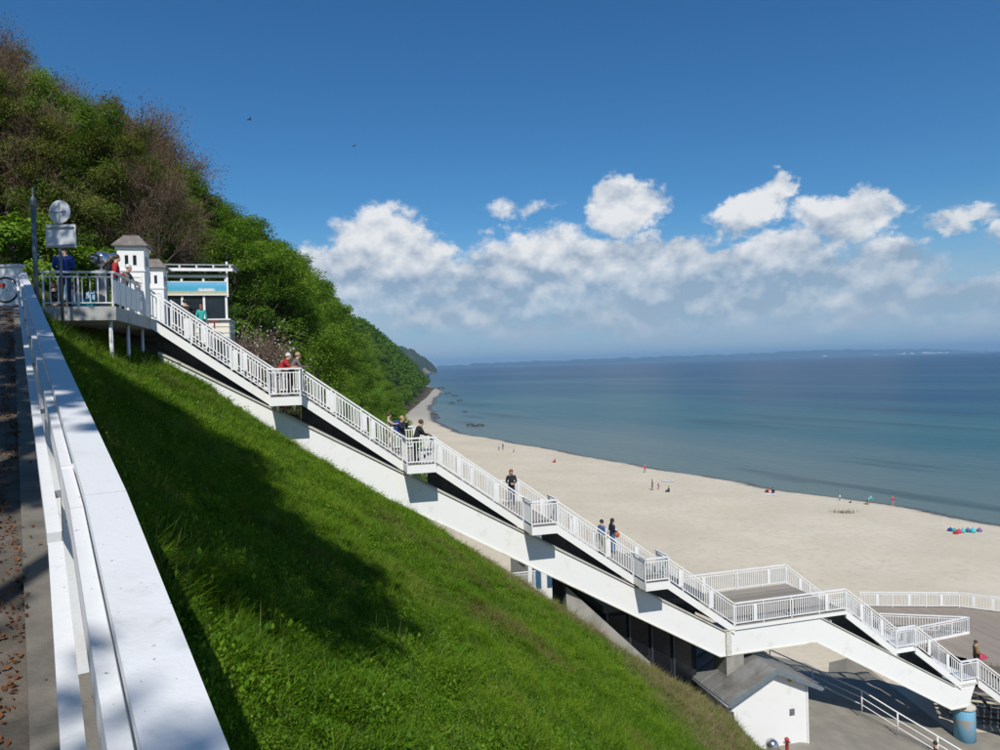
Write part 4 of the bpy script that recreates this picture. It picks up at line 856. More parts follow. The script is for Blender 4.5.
# the bluff, crest to foot
Yt = 44.; n_tr = 0
def sil(px): return float(np.interp(px, [-40, 0, 50, 100, 150, 190, 230, 265, 300, 350, 400, 425, 440], [30, 50, 76, 95, 130, 178, 213, 240, 269, 319, 354, 366, 371]))
while Yt < 430:
    gap = 4.6 if Yt < 130 else (6.5 if Yt < 240 else 9.5)
    for k in ((-.02, .22, .48, .76, 1.04, 1.3) if Yt < 130 else (0., .28, .6, .98)):
        y = Yt + rng.uniform(-.4, .4) * gap; kk = k + rng.uniform(-.09, .09); X = xf(y) + kk * (xc(y) - xf(y)) ; s_ = rng.uniform(.8, 1.08) * (.72 if k < .1 else (.86 if k < .4 else 1.))
        if y > 240: s_ *= 1.05
        px = 500 + X / y * F
        if y < 60 and px > 330: s_ *= .62
        zb = float(zbluff(X, y)); cap_ = ony(px, sil(px) + (rng.uniform(-2, 9) if k > .7 else rng.uniform(4, 16)), y)[2] - zb
        s_ = min(s_, cap_ / 12.6) if k < .7 else max(.45, min(1.35, cap_ / 12.6) if y < 320 else s_ * 1.1)
        if s_ < .3: continue
        if px < 168: kd = rng.choice(['bare', 'olive', 'fresh'], p=[.42, .43, .15])
        elif px < 225: kd = rng.choice(['olive', 'fresh'])
        else: kd = 'green' if y > 95 else 'fresh'
        put_tree(kd, int(rng.integers(0, NK[kd])), (X, y, float(zbluff(X, y)) - .25), s_ * 1.05, rng.uniform(0, 6.28), sq=1.12); n_tr += 1
    Yt += gap
# the wood behind and above the platform
for y, n in ((35, 9), (39, 10), (43.5, 11), (49, 11), (55, 11)):
    for j in range(n):
        px = -40 + (235 if y > 38 else 205) * (j + rng.uniform(.1, .9)) / n; X = (px - 500) / F * y; z = float(zbluff(X, y))
        topy = np.interp(px, [-40, 0, 50, 100, 150, 190, 230], [40, 52, 78, 98, 135, 178, 212]) + rng.uniform(-12, 44); topz = ony(px, topy, y)[2]
        kd = rng.choice(['bare', 'olive', 'fresh'], p=([.62, .30, .08] if px < 45 else [.14, .46, .40] if px < 112 else [.55, .35, .10] if px < 178 else [.05, .45, .5])) ; hh = max(7., topz - z)
        put_tree(kd, int(rng.integers(0, NK[kd])), (X, y, z - .25), hh / 12.4, rng.uniform(0, 6.28), sq=max(.72, min(.95, 10.5 / hh)))
for px, y, kd, s_ in ((196, 40, 'bush', 1.2), (150, 36, 'bush', 1.1), (95, 31, 'bush', .9), (60, 30, 'bush', .9), (20, 29, 'bush', 1.0), (300, 38, 'bush', 1.1), (330, 41, 'bush', 1.2), (350, 46, 'bush', 1.2), (275, 40, 'bush', 1.35), (362, 52, 'bush', 1.4), (240, 41, 'bush', 1.3)):
    X = (px - 500) / F * y; put_tree(kd, int(px) % 2, (X, y, float(zbluff(X, y)) - .2), s_, px * .7)
p = ony(252, 340, 35.6); put_tree('blossom', 0, (p[0], p[1], float(zbluff(p[0], p[1])) - .3), 1.05, 1., 'bush with thin twigs and white blossom beside the kiosk', None)
# wayside trees left of the path; their shade falls over fence and embankment
for i, (t, c, s_, rz) in enumerate(((-.75, -3.2, .93, .9), (1.2, -3.3, 1., 2.), (3.0, -3.3, 1.02, 4.1), (5.2, -3.4, 1., 1.2), (7.6, -3.6, 1., 3.), (-5.6, -4.2, .95, 5.), (-2.4, -5.3, .95, 1.6), (1.0, -5.6, 1., 2.6), (4.6, -5.8, 1., .7), (11, -5.6, 1.05, 1.9), (15.8, -4.6, 1.3, 3.), (19.5, -6.2, 1.3, 5.))):
    q = pc(t, c); q[2] += .2; put_tree('shade', 0 if i < 5 else 1, q, s_, rz, 'leafy wayside tree growing left of the path beside the fence', 'trees left of the path', sq=1.15)
# distant wood on the bluff beyond counting
rng = np.random.default_rng(5); Cs = []
for i in range(760):
    y = rng.uniform(415, 1050); kk = rng.uniform(-.02, 1.25); X = xf(y) + kk * (xc(y) - xf(y)); z = float(zbluff(X, y)); hh = rng.uniform(13, 19) * (.75 if kk < .2 else 1)
    d = rng.normal(size=(110, 3)); d /= np.linalg.norm(d, axis=1)[:, None]; Cs.append(A3(X, y, z + hh * .62) + d * rng.uniform(.5, 1, (110, 1)) * A3(4.6, 4.6, hh * .42))
me = fast_mesh('far_wood', leaf_quads(np.concatenate(Cs), 1.5, rng, aspect=.8), 4, L_GREEN); o = bpy.data.objects.new('far_wood', me); link(o); o.location = (0, 0, H); tag(o, 'distant green wood covering the bluff above the narrow beach', 'wood', kind='stuff')

# ---- grass on the embankment
def blade_tuft(seed, n, hgt_, w, lean, rad):
    r = np.random.default_rng(seed); out = []
    for i in range(n):
        p = A3(*(r.normal(0, rad, 2)), 0); th = r.uniform(0, 6.28); l = hgt_ * r.uniform(.5, 1.2); d = A3(math.cos(th), math.sin(th), 0); sd = A3(-d[1], d[0], 0) * w * r.uniform(.7, 1.3)
        m1 = p + d * l * lean * .35 + Z3 * l * .6; e = p + d * l * lean * r.uniform(.7, 1.4) + Z3 * l * r.uniform(.72, 1.)
        out += [p - sd * .5, p + sd * .5, m1 + sd * .4, e, m1 - sd * .4][:0] + [p - sd * .5, p + sd * .5, m1 + sd * .42, m1 - sd * .42, m1 - sd * .42, m1 + sd * .42, e, e - Z3 * .001]
    return np.array(out)
def weed_tuft(seed, n, hgt_, ls):
    r = np.random.default_rng(seed); C = np.stack([r.normal(0, .09, n), r.normal(0, .09, n), r.uniform(.25, 1, n) * hgt_], 1); return leaf_quads(C, ls, r, up=1.6, aspect=.7)
G_GREEN = leaf_mat('embankment_grass', (.038, .100, .005), (.098, .198, .009), (.195, .280, .022), .40, trans=.3, dry=((.17, .145, .05), .30, .52, .72))
G_WEED = leaf_mat('embankment_weeds', (.038, .106, .006), (.095, .208, .010), (.168, .265, .022), .5, trans=.3)
G_DRY = leaf_mat('dry_grass', (.12, .095, .045), (.20, .16, .08), (.28, .235, .13), .8, trans=.2)
G_DRY2 = leaf_mat('seeding_grass', (.07, .11, .02), (.12, .17, .04), (.2, .22, .09), .8, trans=.25); YELLOW = leaf_mat('yellow_flowers', (.5, .38, .01), (.65, .5, .02), (.7, .6, .05), 2., trans=.2)
tcol = bpy.data.collections.new('tufts')
for i, me in enumerate((fast_mesh('tuft', blade_tuft(1, 22, .20, .008, .75, .06), 4, G_GREEN), fast_mesh('tuft', blade_tuft(2, 18, .15, .010, .95, .07), 4, G_GREEN), fast_mesh('tuft', weed_tuft(3, 38, .12, .032), 4, G_WEED), fast_mesh('tuft', weed_tuft(4, 34, .17, .038), 4, G_WEED), fast_mesh('tuft', blade_tuft(5, 20, .17, .008, 1.25, .08), 4, G_DRY), fast_mesh('tuft', blade_tuft(6, 7, .42, .006, .35, .05), 4, G_DRY2), fast_mesh('tuft', weed_tuft(7, 5, .15, .035), 4, YELLOW))):
    tcol.objects.link(bpy.data.objects.new('tuft_%d' % i, me))
rng = np.random.default_rng(3); N0 = 520000
tg = rng.uniform(-3, 31, N0); cg = .36 + (27 - .36) * rng.uniform(0, 1, N0) ** 1.7
P = TD[None] * tg[:, None] + CD[None] * cg[:, None]; P[:, 2] = 0; dist = np.hypot(P[:, 0], P[:, 1]); ok = (P[:, 1] > .3) & (P[:, 0] / np.maximum(P[:, 1], .1) > -.95) & (P[:, 0] / np.maximum(P[:, 1], .1) < .62) & (dist > .6)
P = P[ok]; dist = dist[ok]; cg = cg[ok]
keep = rng.uniform(0, 1, len(P)) < np.clip(13. / np.maximum(dist, 3.), .3, 1.); P = P[keep]; dist = dist[keep]
by = beyond(P[:, :2]); ok = (by < .6) & ~((P[:, 1] > 26) & ((P - O3) @ N3 > -.02) ); P = P[ok]; dist = dist[ok]; by = by[ok]
zz = np.concatenate([zslope(q) for q in np.array_split(P[:, :2], 40)]); P[:, 2] = zz - .01
nz = np.sin(P[:, 0] * 1.3 + np.sin(P[:, 1] * .9) * 2) * .5 + np.sin(P[:, 1] * 1.7 + P[:, 0] * .6) * .5
dryp = np.clip(1.6 - np.abs(by + 2.6) / 2.0, 0, 1) * np.clip((P[:, 0] + 1.5) / 2, 0, 1) * (.75 + .35 * nz) + np.clip((by + 3.5) / 3, 0, 1) * .10 * (P[:, 0] > -3)
kind = np.where(rng.uniform(0, 1, len(P)) < np.minimum(dryp * 1.0, .62), 4, np.where(rng.uniform(0, 1, len(P)) + nz * .28 < .24 + .22 * (dist < 10), rng.integers(2, 4, len(P)), rng.integers(0, 2, len(P))))
xr_ = rng.uniform(0, 1, len(P)); kind = np.where(xr_ < .022, 5, np.where(xr_ > .9985, 6, kind))
scl = rng.uniform(.6, 1.25, len(P)) * np.clip(.6 + dist * .018, .6, 1.05) * (1 + .25 * nz) * (1 + .45 * np.sin(P[:, 0] * 7.1 + 3 * np.sin(P[:, 1] * 2.3)) * np.sin(P[:, 1] * 6.3 + 2 * np.sin(P[:, 0] * 3.1)))
me = bpy.data.meshes.new('grass'); me.vertices.add(len(P)); me.vertices.foreach_set('co', P.astype(np.float32).ravel())
a_ = me.attributes.new('kind', 'INT', 'POINT'); a_.data.foreach_set('value', kind.astype(np.int32)); a_ = me.attributes.new('scl', 'FLOAT', 'POINT'); a_.data.foreach_set('value', scl.astype(np.float32))
rot = np.stack([rng.normal(0, .12, len(P)), rng.normal(0, .12, len(P)) + .22, rng.uniform(0, 6.28, len(P))], 1); a_ = me.attributes.new('rot', 'FLOAT_VECTOR', 'POINT'); a_.data.foreach_set('vector', rot.astype(np.float32).ravel())
go = bpy.data.objects.new('grass', me); link(go); go.location = (0, 0, H); tag(go, 'green grass and weeds with dry patches covering the embankment', 'grass', kind='stuff'); print('tufts', len(P), 'bluff trees', n_tr)
ng = bpy.data.node_groups.new('grass_scatter', 'GeometryNodeTree'); ng.interface.new_socket('Geometry', in_out='INPUT', socket_type='NodeSocketGeometry'); ng.interface.new_socket('Geometry', in_out='OUTPUT', socket_type='NodeSocketGeometry')
gi = ng.nodes.new('NodeGroupInput'); gout = ng.nodes.new('NodeGroupOutput'); iop = ng.nodes.new('GeometryNodeInstanceOnPoints'); ci = ng.nodes.new('GeometryNodeCollectionInfo'); ci.inputs['Collection'].default_value = tcol; ci.inputs['Separate Children'].default_value = True; ci.inputs['Reset Children'].default_value = True
def nat(name, typ): n_ = ng.nodes.new('GeometryNodeInputNamedAttribute'); n_.data_type = typ; n_.inputs[0].default_value = name; return n_.outputs[0]
ng.links.new(gi.outputs[0], iop.inputs['Points']); ng.links.new(ci.outputs[0], iop.inputs['Instance']); iop.inputs['Pick Instance'].default_value = True
ng.links.new(nat('kind', 'INT'), iop.inputs['Instance Index']); ng.links.new(nat('rot', 'FLOAT_VECTOR'), iop.inputs['Rotation']); ng.links.new(nat('scl', 'FLOAT'), iop.inputs['Scale']); ng.links.new(iop.outputs[0], gout.inputs[0])
md = go.modifiers.new('scatter', 'NODES'); md.node_group = ng

# ================================================================== PEOPLE
SKIN = mat('skin', (.52, .32, .23), .55, var=.08, scale=20)
def cloth(name, c): return mat('cloth_' + name, c, .85, var=.18, scale=9, bump=.15, bscale=40)
CL = {k: cloth(k, v) for k, v in dict(blue=(.015, .05, .26), red=(.42, .02, .025), grey=(.12, .12, .115), jeans=(.03, .05, .11), black=(.015, .015, .018), navy=(.012, .018, .045), teal=(.03, .38, .34), white=(.62, .62, .62),
      plaid=(.17, .13, .14), tan=(.22, .13, .05), pink=(.5, .06, .12), beige=(.42, .36, .27), brown=(.10, .06, .035), shirtblue=(.05, .13, .30), lightgrey=(.4, .4, .42), purple=(.2, .12, .3), khaki=(.28, .25, .17), cyan=(.05, .5, .55)).items()}
HAIR = {k: mat('hair_' + k, v, .6, var=.25, scale=30, bump=.3, bscale=60) for k, v in dict(grey=(.42, .41, .39), white=(.62, .60, .56), brown=(.07, .04, .02), dark=(.02, .015, .012), auburn=(.20, .075, .03), blond=(.42, .30, .14)).items()}
PEOPLE = []
def rotx(p, ang, piv): c, s = math.cos(ang), math.sin(ang); q = p - piv; return piv + A3(q[0], q[1] * c + q[2] * s, -q[1] * s + q[2] * c)
def person(label, base, yaw, h, top, bottom, hair, pose='stand', lean=0., shoes='brown', hairlen=0, bulk=1., arms=None, head_turn=0., group=None, fine=True, sleeves=True):
    PEOPLE.append(dict(label=label, base=np.asarray(base, float), yaw=yaw, h=h, top=top, bottom=bottom, hair=hair, pose=pose, lean=lean, shoes=shoes, hairlen=hairlen, bulk=bulk, arms=arms, head_turn=head_turn, group=group, fine=fine, sleeves=sleeves))
def build_people():
    todo = []
    for d in PEOPLE:
        J = {}; B = d['bulk']; pel = A3(0, 0, .93); L = math.radians(d['lean']); low = d['pose'] in ('sit', 'sitseat')
        if d['pose'] == 'sit': pel = A3(0, 0, .13)
        if d['pose'] == 'sitseat': pel = A3(0, 0, .52)
        def up(x, y, z): return rotx(pel + A3(x, y, z), L, pel)
        J['pel'] = (pel, .135 * B); J['sp'] = (up(0, 0, .22), .125 * B); J['ch'] = (up(0, .01, .42), .15 * B); J['nk'] = (up(0, .005, .565), .06)
        ht = d['head_turn']; hl = up(0, .02, .62); J['h0'] = (hl, .075); J['h1'] = (hl + A3(0, .025, .075), .098); J['h2'] = (hl + A3(0, .01, .155), .075)
        nd = A3(math.sin(ht), math.cos(ht), 0); J['no'] = (J['h1'][0] + nd * .105 - Z3 * .02, .018)
        E = [('pel', 'sp', 'top'), ('sp', 'ch', 'top'), ('ch', 'nk', 'skin'), ('nk', 'h0', 'skin'), ('h0', 'h1', 'skin'), ('h1', 'h2', 'skin'), ('h1', 'no', 'skin')]
        for s, nm in ((-1, 'l'), (1, 'r')):
            st_ = {'stand': (.02, 0.), 'lean': (.02, -.05), 'walk': (.18 * s, -.16 * s)}.get(d['pose'], (.02, 0.))
            J['hp' + nm] = (pel + A3(.095 * s, 0, -.06), .10 * B)
            if d['pose'] == 'sit': kn, an, to = pel + A3(.14 * s, .36, .30), pel + A3(.13 * s, .58, -.06), pel + A3(.14 * s, .72, -.07)
            elif d['pose'] == 'sitseat': kn, an, to = pel + A3(.12 * s, .42, .0), pel + A3(.12 * s, .44, -.44), pel + A3(.13 * s, .58, -.49)
            else: kn, an, to = A3(.10 * s, st_[0] + .02, .50), A3(.11 * s, st_[1], .085), A3(.13 * s, st_[1] + .15, .035)
            J['kn' + nm] = (kn, .068); J['an' + nm] = (an, .046); J['to' + nm] = (to, .04)
            E += [('pel', 'hp' + nm, 'bottom'), ('hp' + nm, 'kn' + nm, 'bottom'), ('kn' + nm, 'an' + nm, 'bottom'), ('an' + nm, 'to' + nm, 'shoes')]
            shp = up(.185 * s * B ** .5, 0, .48); am = d['arms'] or {'lean': 'rail', 'sit': 'knees', 'sitseat': 'knees'}.get(d['pose'], 'down')
            if am == 'down': el, wr = shp + A3(.06 * s, -.03, -.28), shp + A3(.08 * s, .06, -.52)
            elif am == 'rail': el = A3(shp[0] * 1.25, shp[1] + .14, max(1.02, shp[2] - .25)); wr = A3(.10 * s, shp[1] + .36, 1.10)
            elif am == 'fold': el, wr = shp + A3(.07 * s, -.02, -.27), up(.05 * s, .24, .17)
            elif am == 'face': el, wr = shp + A3(.05 * s, .14, -.20), up(.06 * s, .24, .55)
            elif am == 'knees': el, wr = shp + A3(.08 * s, .14, -.22), shp + A3(-.02 * s, .34, -.26)
            elif am == 'reach': el, wr = shp + A3(.06 * s, .20, -.17), shp + A3(.0, .46, -.16)
            elif am == 'hip': el, wr = shp + A3(.17 * s, -.08, -.24), shp + A3(.0, .08, -.42)
            J['sh' + nm] = (shp, .078 * B); J['el' + nm] = (el, .052 * B ** .5); J['wr' + nm] = (wr, .036); hd = unit(wr - el); J['pa' + nm] = (wr + hd * .075, .040)
            E += [('ch', 'sh' + nm, 'top'), ('sh' + nm, 'el' + nm, 'top'), ('el' + nm, 'wr' + nm, 'top' if d['sleeves'] else 'skin'), ('wr' + nm, 'pa' + nm, 'skin')]
        names = list(J); idx = {n: i for i, n in enumerate(names)}; V = [J[n][0] for n in names]; R_ = [J[n][1] for n in names]; ED = [(idx[a], idx[b]) for a, b, _ in E]; seg = [(J[a][0], J[b][0], r) for a, b, r in E]; roots = {idx['pel']}
        if d['fine']:
            for s, nm in ((-1, 'l'), (1, 'r')):
                wr, pa = J['wr' + nm][0], J['pa' + nm][0]; hd = unit(pa - wr); sd = unit(np.cross(hd, Z3) if abs(hd[2]) < .9 else A3(1, 0, 0)); dn = unit(np.cross(sd, hd)); dn = dn if dn[2] < 0 else -dn
                for k, (off, ln) in enumerate(((-.032, .060), (-.011, .075), (.011, .072), (.032, .055), (.045, .045))):
                    p0 = pa + sd * off * (1 if k < 4 else 1.) + hd * (.0 if k < 4 else -.05); dd = hd if k < 4 else unit(hd * .5 + sd * .8); p1 = p0 + dd * ln * .6; p2 = p1 + unit(dd + dn * .8) * ln * .6
                    b0 = len(V); V += [p0, p1, p2]; R_ += [.010, .0095, .008]; ED += [(b0, b0 + 1), (b0 + 1, b0 + 2)]; roots.add(b0); seg.append((p0, p2, 'skin'))
        me = bpy.data.meshes.new('skel'); me.from_pydata([tuple(v) for v in V], ED, []); o = bpy.data.objects.new('skel', me); link(o)
        o.modifiers.new('skin', 'SKIN'); sv = me.skin_vertices[0].data
        for i, r in enumerate(R_): sv[i].radius = (r, r * (.82 if names[i] in ('pel', 'sp', 'ch') else 1.)) if i < len(names) else (r, r); sv[i].use_root = i in roots
        ss = o.modifiers.new('sub', 'SUBSURF'); ss.levels = 1; ss.render_levels = 1
        todo.append((d, o, me, seg, J))
    bpy.context.view_layer.update(); dg = bpy.context.evaluated_depsgraph_get()
    for d, o, me, seg, J in todo:
        body = bpy.data.meshes.new_from_object(o.evaluated_get(dg)); body.name = 'body'; bpy.data.objects.remove(o); bpy.data.meshes.remove(me)
        n = len(body.polygons); C = np.zeros(n * 3); body.polygons.foreach_get('center', C); C = C.reshape(-1, 3); best = np.full(n, 1e9); reg = np.zeros(n, int); code = {'skin': 0, 'top': 1, 'bottom': 2, 'shoes': 3}
        for p, q, r in seg:
            dd = q - p; t = np.clip((C - p) @ dd / (dd @ dd), 0, 1); ds = np.linalg.norm(C - (p + t[:, None] * dd), axis=1); m_ = ds < best; best[m_] = ds[m_]; reg[m_] = code[r]
        nk = J['nk'][0]; reg[(reg == 0) & (np.linalg.norm(C - J['ch'][0], axis=1) < .16)] = 1
        body.materials.clear()
        for mm in (SKIN, CL[d['top']], CL[d['bottom']], CL[d['shoes']]): body.materials.append(mm)
        body.polygons.foreach_set('material_index', reg.astype(np.int32)); body.polygons.foreach_set('use_smooth', [True] * n); body.update()
        r = thing('person', d['base'], d['label'], 'person', d['group']); s = d['h'] / 1.76; r.rotation_euler = (0, 0, d['yaw']); r.scale = (s, s, s)
        b = bpy.data.objects.new('body', body); link(b); b.parent = r
        hm = MB(); hc = (J['h1'][0] + J['h2'][0]) / 2; nd = unit(J['no'][0] - J['h1'][0]); nd[2] = 0; bk_ = hc - nd * .022 + Z3 * .018
        hm.ball(bk_, (.108, .108, .105), 12, 8, 0, .62)
        if d['hairlen']: hm.ball(bk_ - nd * .045 - Z3 * (.10 + d['hairlen'] * .3), (.095, .075, .10 + d['hairlen'] * .55), 10, 7)
        hv = [tuple(p) for p in hm.v]; ho = bpy.data.objects.new('hair', mesh_from('hair', hv, hm.f, HAIR[d['hair']], True)); link(ho); ho.parent = r
PI = math.pi
FL = O3[2] + PZ                                     # platform floor
def onfloor(x, Y, z=None): p = ony(x, 300, Y); p[2] = FL if z is None else z; return p
# on the platform
person('person in a bright blue jacket standing behind the rectangular sign', onfloor(65, 21.75), .1, 1.92, 'blue', 'jeans', 'dark', bulk=1.2, arms='fold')
person('person in a red jacket with rucksack standing beside the coin telescope', onfloor(117, 22.6), -1.2, 1.74, 'red', 'jeans', 'brown', bulk=1.15, arms='fold')
person('grey haired person in a grey jacket leaning on the platform handrail', st(-4.62, -1.6, PZ), -1.45, 1.72, 'grey', 'black', 'white', 'lean', 16, bulk=1.12)
person('seated person with auburn hair and dark top behind the platform balusters', onfloor(50, 22.7), -.9, 1.66, 'black', 'beige', 'auburn', 'sit', 10)
person('seated person in a pale top beside the turquoise bag', onfloor(76, 22.9), .9, 1.66, 'lightgrey', 'navy', 'brown', 'sit', 18)
mb = MB(); c = onfloor(86, 22.0); mb.box(c + Z3 * .13, A3(.26, .02, 0), A3(-.01, .12, 0), A3(.02, 0, .13)); mb.ball(c + Z3 * .26, (.25, .11, .06), 12, 6); solo('holdall', mb, CL['cyan'], 'turquoise bag lying on the platform floor', 'bag')
# at the kiosk
O3 += KOFF
kf = O3[2] + PZ - .55
person('person in a black jacket standing at the kiosk counter', st(-3.75, 5.25, PZ - .55), .2, 1.78, 'black', 'black', 'dark', 'lean', 12, bulk=1.2, arms='reach')
person('child in a teal top with reddish hair at the kiosk counter', st(-3.05, 5.3, PZ - .55), .5, 1.52, 'teal', 'jeans', 'auburn', hairlen=.12)
mb = MB(); mb.sbox(-5.6, -1.9, 3.4, 5.95, PZ - .75, PZ - .55); mb.sbox(-5.2, -5.0, 3.8, 4.0, PZ - 4, PZ - .75); mb.sbox(-2.3, -2.1, 3.8, 4.0, PZ - 6, PZ - .75); solo('kiosk_terrace', mb, CONC, 'small concrete terrace slab in front of the kiosk counter', 'terrace')
mb = MB(); c = st(-2.5, 5.35, PZ - .55); mb.lathe(c, [(.2, 0), (.03, .04), (.03, .70), (.26, .72), (.26, .75)], 14); solo('bar_table', mb, CL['pink'], 'small round table with pink top beside the kiosk counter', 'table')
O3 -= KOFF
# on the stairs
l1, l2, l3, l4 = land[1], land[2], land[3], land[4]
person('person with white hair in a red shirt leaning on the bay rail', st(l1[0] + .30, -.80, l1[2]), -1.25, 1.74, 'red', 'lightgrey', 'white', 'lean', 38, bulk=1.25, sleeves=False)
person('blond person in a grey checked jacket leaning beside the red shirt', st(l1[0] + .72, -.2, l1[2]), -1.0, 1.72, 'plaid', 'black', 'blond', 'lean', 30)
person('person in a dark jacket leaning on the bay rail beside the white bag', st(l2[0] + .40, -.60, l2[2]), -1.2, 1.74, 'black', 'black', 'brown', 'lean', 24, bulk=1.15)
person('fair haired person in a white top with a blue rucksack on the stairs', st(l2[0] + .22, 1.9, l2[2]), -1.9, 1.70, 'navy', 'navy', 'blond', arms='face', bulk=1.1)
person('person in beige clothes stepping down behind the blue rucksack', st(l2[0] - .32, 2.1, l2[2] + .23), -1.4, 1.62, 'beige', 'khaki', 'brown', 'walk', arms='reach', sleeves=False)
bg_ = thing('shopping_bag', st(l2[0] + .82, -.72, l2[2]), 'white carrier bag printed with black hearts on the landing', 'bag'); c = st(l2[0] + .82, -.72, l2[2])
mb = MB(); mb.box(c + Z3 * .27, S3 * .24, N3 * .09, Z3 * .27); part('bag', mb, CL['white'], bg_)
for s_ in (-.09, .09):
    mb = MB(); h0 = c + S3 * s_ + Z3 * (.30 + s_ * .3) - N3 * .092
    mb.prism([h0 + S3 * x_ + Z3 * z_ for x_, z_ in ((0, -.10), (.08, .02), (.07, .07), (.03, .08), (0, .05), (-.03, .08), (-.07, .07), (-.08, .02))], -N3 * .006); part('heart', mb, CL['black'], bg_)
mb = MB(); mb.tube([c + S3 * -.1 + Z3 * .53, c + S3 * -.07 + Z3 * .68, c + S3 * .07 + Z3 * .68, c + S3 * .1 + Z3 * .53], .012, 6); part('handle', mb, CL['white'], bg_)
person('person with long reddish hair and black jacket standing on the stairs', st(l3[0] + .52, 3.55, l3[2]), PI + .15, 1.66, 'black', 'jeans', 'auburn', hairlen=.28, arms='fold')
person('person in a blue jacket standing beside a curly haired companion', st(l4[0] + .12, 3.7, l4[2]), -1.0, 1.70, 'shirtblue', 'khaki', 'dark', arms='down')
person('person with dark curly hair and dark jacket holding an orange bag', st(l4[0] + .70, 3.75, l4[2]), -1.2, 1.70, 'navy', 'shirtblue', 'dark', hairlen=.1, arms='fold')
q = onz(976, 672, BZ); person('person in a brown coat carrying a pink bag on the boardwalk', q, -1.9, 1.74, 'tan', 'black', 'brown', arms='fold', bulk=1.2)
mb = MB(); c = q + A3(.34, -.15, .78); mb.prism([c + A3(-.22, 0, .28), c + A3(-.22, 0, -.12), c + A3(.30, 0, .02), c + A3(.06, 0, .22)], A3(.02, .16, 0)); solo('pink_bag', mb, CL['pink'], 'bright pink bag held by the person in the brown coat', 'bag')
q = ony(936, 751, 32.6); q[2] = ony(936, 741.5, 32.6)[2] - 1.70; person('dark haired person walking past the ramp handrail', q, 1.2, 1.70, 'brown', 'jeans', 'dark', 'walk')
# on the beach
def sand(x, y):
    z = -20.4
    for _ in range(6):
        p = onz(x, y, z); z = -H + float(prof(xs(p[1]) - p[0]))
    return onz(x, y, z)
BG = 'people on the beach'
for (x, y, yaw, h, t_, b_, hr, pose, lb) in ((499, 450, 1., 1.6, 'white', 'jeans', 'brown', 'walk', 'small figure in white walking near the waterline'), (503, 450, 2., 1.7, 'black', 'black', 'dark', 'stand', 'small dark figure standing beside one in white'),
    (514, 453, 1.5, 1.7, 'shirtblue', 'white', 'dark', 'sit', 'small figure sitting on the sand by the waterline'), (555, 463, .8, 1.7, 'red', 'pink', 'dark', 'sit', 'small figure in red sitting on the sand'),
    (645, 473, .3, 1.6, 'pink', 'khaki', 'blond', 'stand', 'small figure standing at the very edge of the water'), (652.5, 490.5, 1.2, 1.75, 'navy', 'black', 'dark', 'stand', 'dark dressed figure standing on the open sand'),
    (658.5, 489.5, -1.2, 1.1, 'purple', 'pink', 'blond', 'stand', 'child in purple standing on the open sand'), (669, 492.5, 1.7, 1.75, 'black', 'black', 'dark', 'sit', 'dark figure sitting on the open sand'),
    (768, 493, .4, 1.7, 'red', 'black', 'brown', 'sit', 'figure in red sitting close to the water'), (773, 493.5, -.5, 1.7, 'navy', 'black', 'dark', 'sit', 'figure in navy sitting close to the water'),
    (840, 501, .5, 1.0, 'white', 'shirtblue', 'blond', 'stand', 'child in white playing at the waterline'), (851, 503.5, .9, 1.0, 'shirtblue', 'black', 'dark', 'sit', 'child in blue sitting at the waterline'),
    (893, 506.5, .2, 1.5, 'pink', 'beige', 'blond', 'stand', 'figure in pink standing at the waterline')):
    person(lb, sand(x, y), yaw, h, t_, b_, hr, pose, group=BG, fine=False)
person('figure in pale blue bending over at the waterline', sand(868, 505), -1.3, 1.6, 'cyan', 'khaki', 'white', 'stand', 70, arms='reach', group=BG, fine=False)
build_people()
# rucksacks worn on the stairs and platform
def pack(base, yaw, z, mat_, label, w=.15, lean=0.):
    f = A3(-math.sin(yaw), math.cos(yaw), 0); s_ = A3(f[1], -f[0], 0); c = base - f * .23 + Z3 * z; mb = MB(); mb.box(c, s_ * w, f * .085, Z3 * .22); mb.ball(c + Z3 * .2, (w * .95, .11, .1), 10, 6); solo('rucksack', mb, mat_, label, 'rucksack')
pack(onfloor(117, 22.6), -1.2, 1.28, CL['black'], 'black rucksack on the back of the red jacket'); pack(st(l2[0] + .22, 1.9, l2[2]), -1.9, 1.22, CL['blue'], 'blue rucksack worn by the fair haired person')
mb = MB(); c = st(l4[0] + .90, 3.62, l4[2] + .92); mb.ball(c, (.13, .08, .15), 10, 7); solo('shoulder_bag', mb, cloth('orange', (.45, .14, .04)), 'small orange bag held by the curly haired person', 'bag')
# ---- beach things
for x, y, c_, lb in ((668, 481, 'white', 'pale blanket on the sand beyond the dark figures'), (860, 505, 'black', 'dark mat on the sand beside the bending figure'), (769, 494.5, 'white', 'pale towel under the two sitting figures'), (561, 464.5, 'beige', 'beige towel beside the figure in red')):
    p = sand(x, y); mb = MB(); n = 6; g_ = [(p + A3((i / n - .5) * 2.1, (j / 3 - .5) * 1.3, .03 + .03 * math.sin(i * 2. + j))) for j in range(4) for i in range(n + 1)]
    mb.add(g_, [(j * 7 + i, j * 7 + i + 1, j * 7 + 8 + i, j * 7 + 7 + i) for j in range(3) for i in range(n)]); mb.add([q_ - Z3 * .02 for q_ in g_], [(j * 7 + i, j * 7 + 7 + i, j * 7 + 8 + i, j * 7 + i + 1) for j in range(3) for i in range(n)]); solo('beach_blanket', mb, CL[c_], lb, 'blanket')
BEACHC = [('blue', 950.5, 531), ('teal', 954.5, 531.5), ('pink', 959, 533), ('cyan', 963, 532.5), ('shirtblue', 968, 532), ('red', 956, 534), ('cyan', 973, 532.5), ('purple', 979.5, 531.5)]
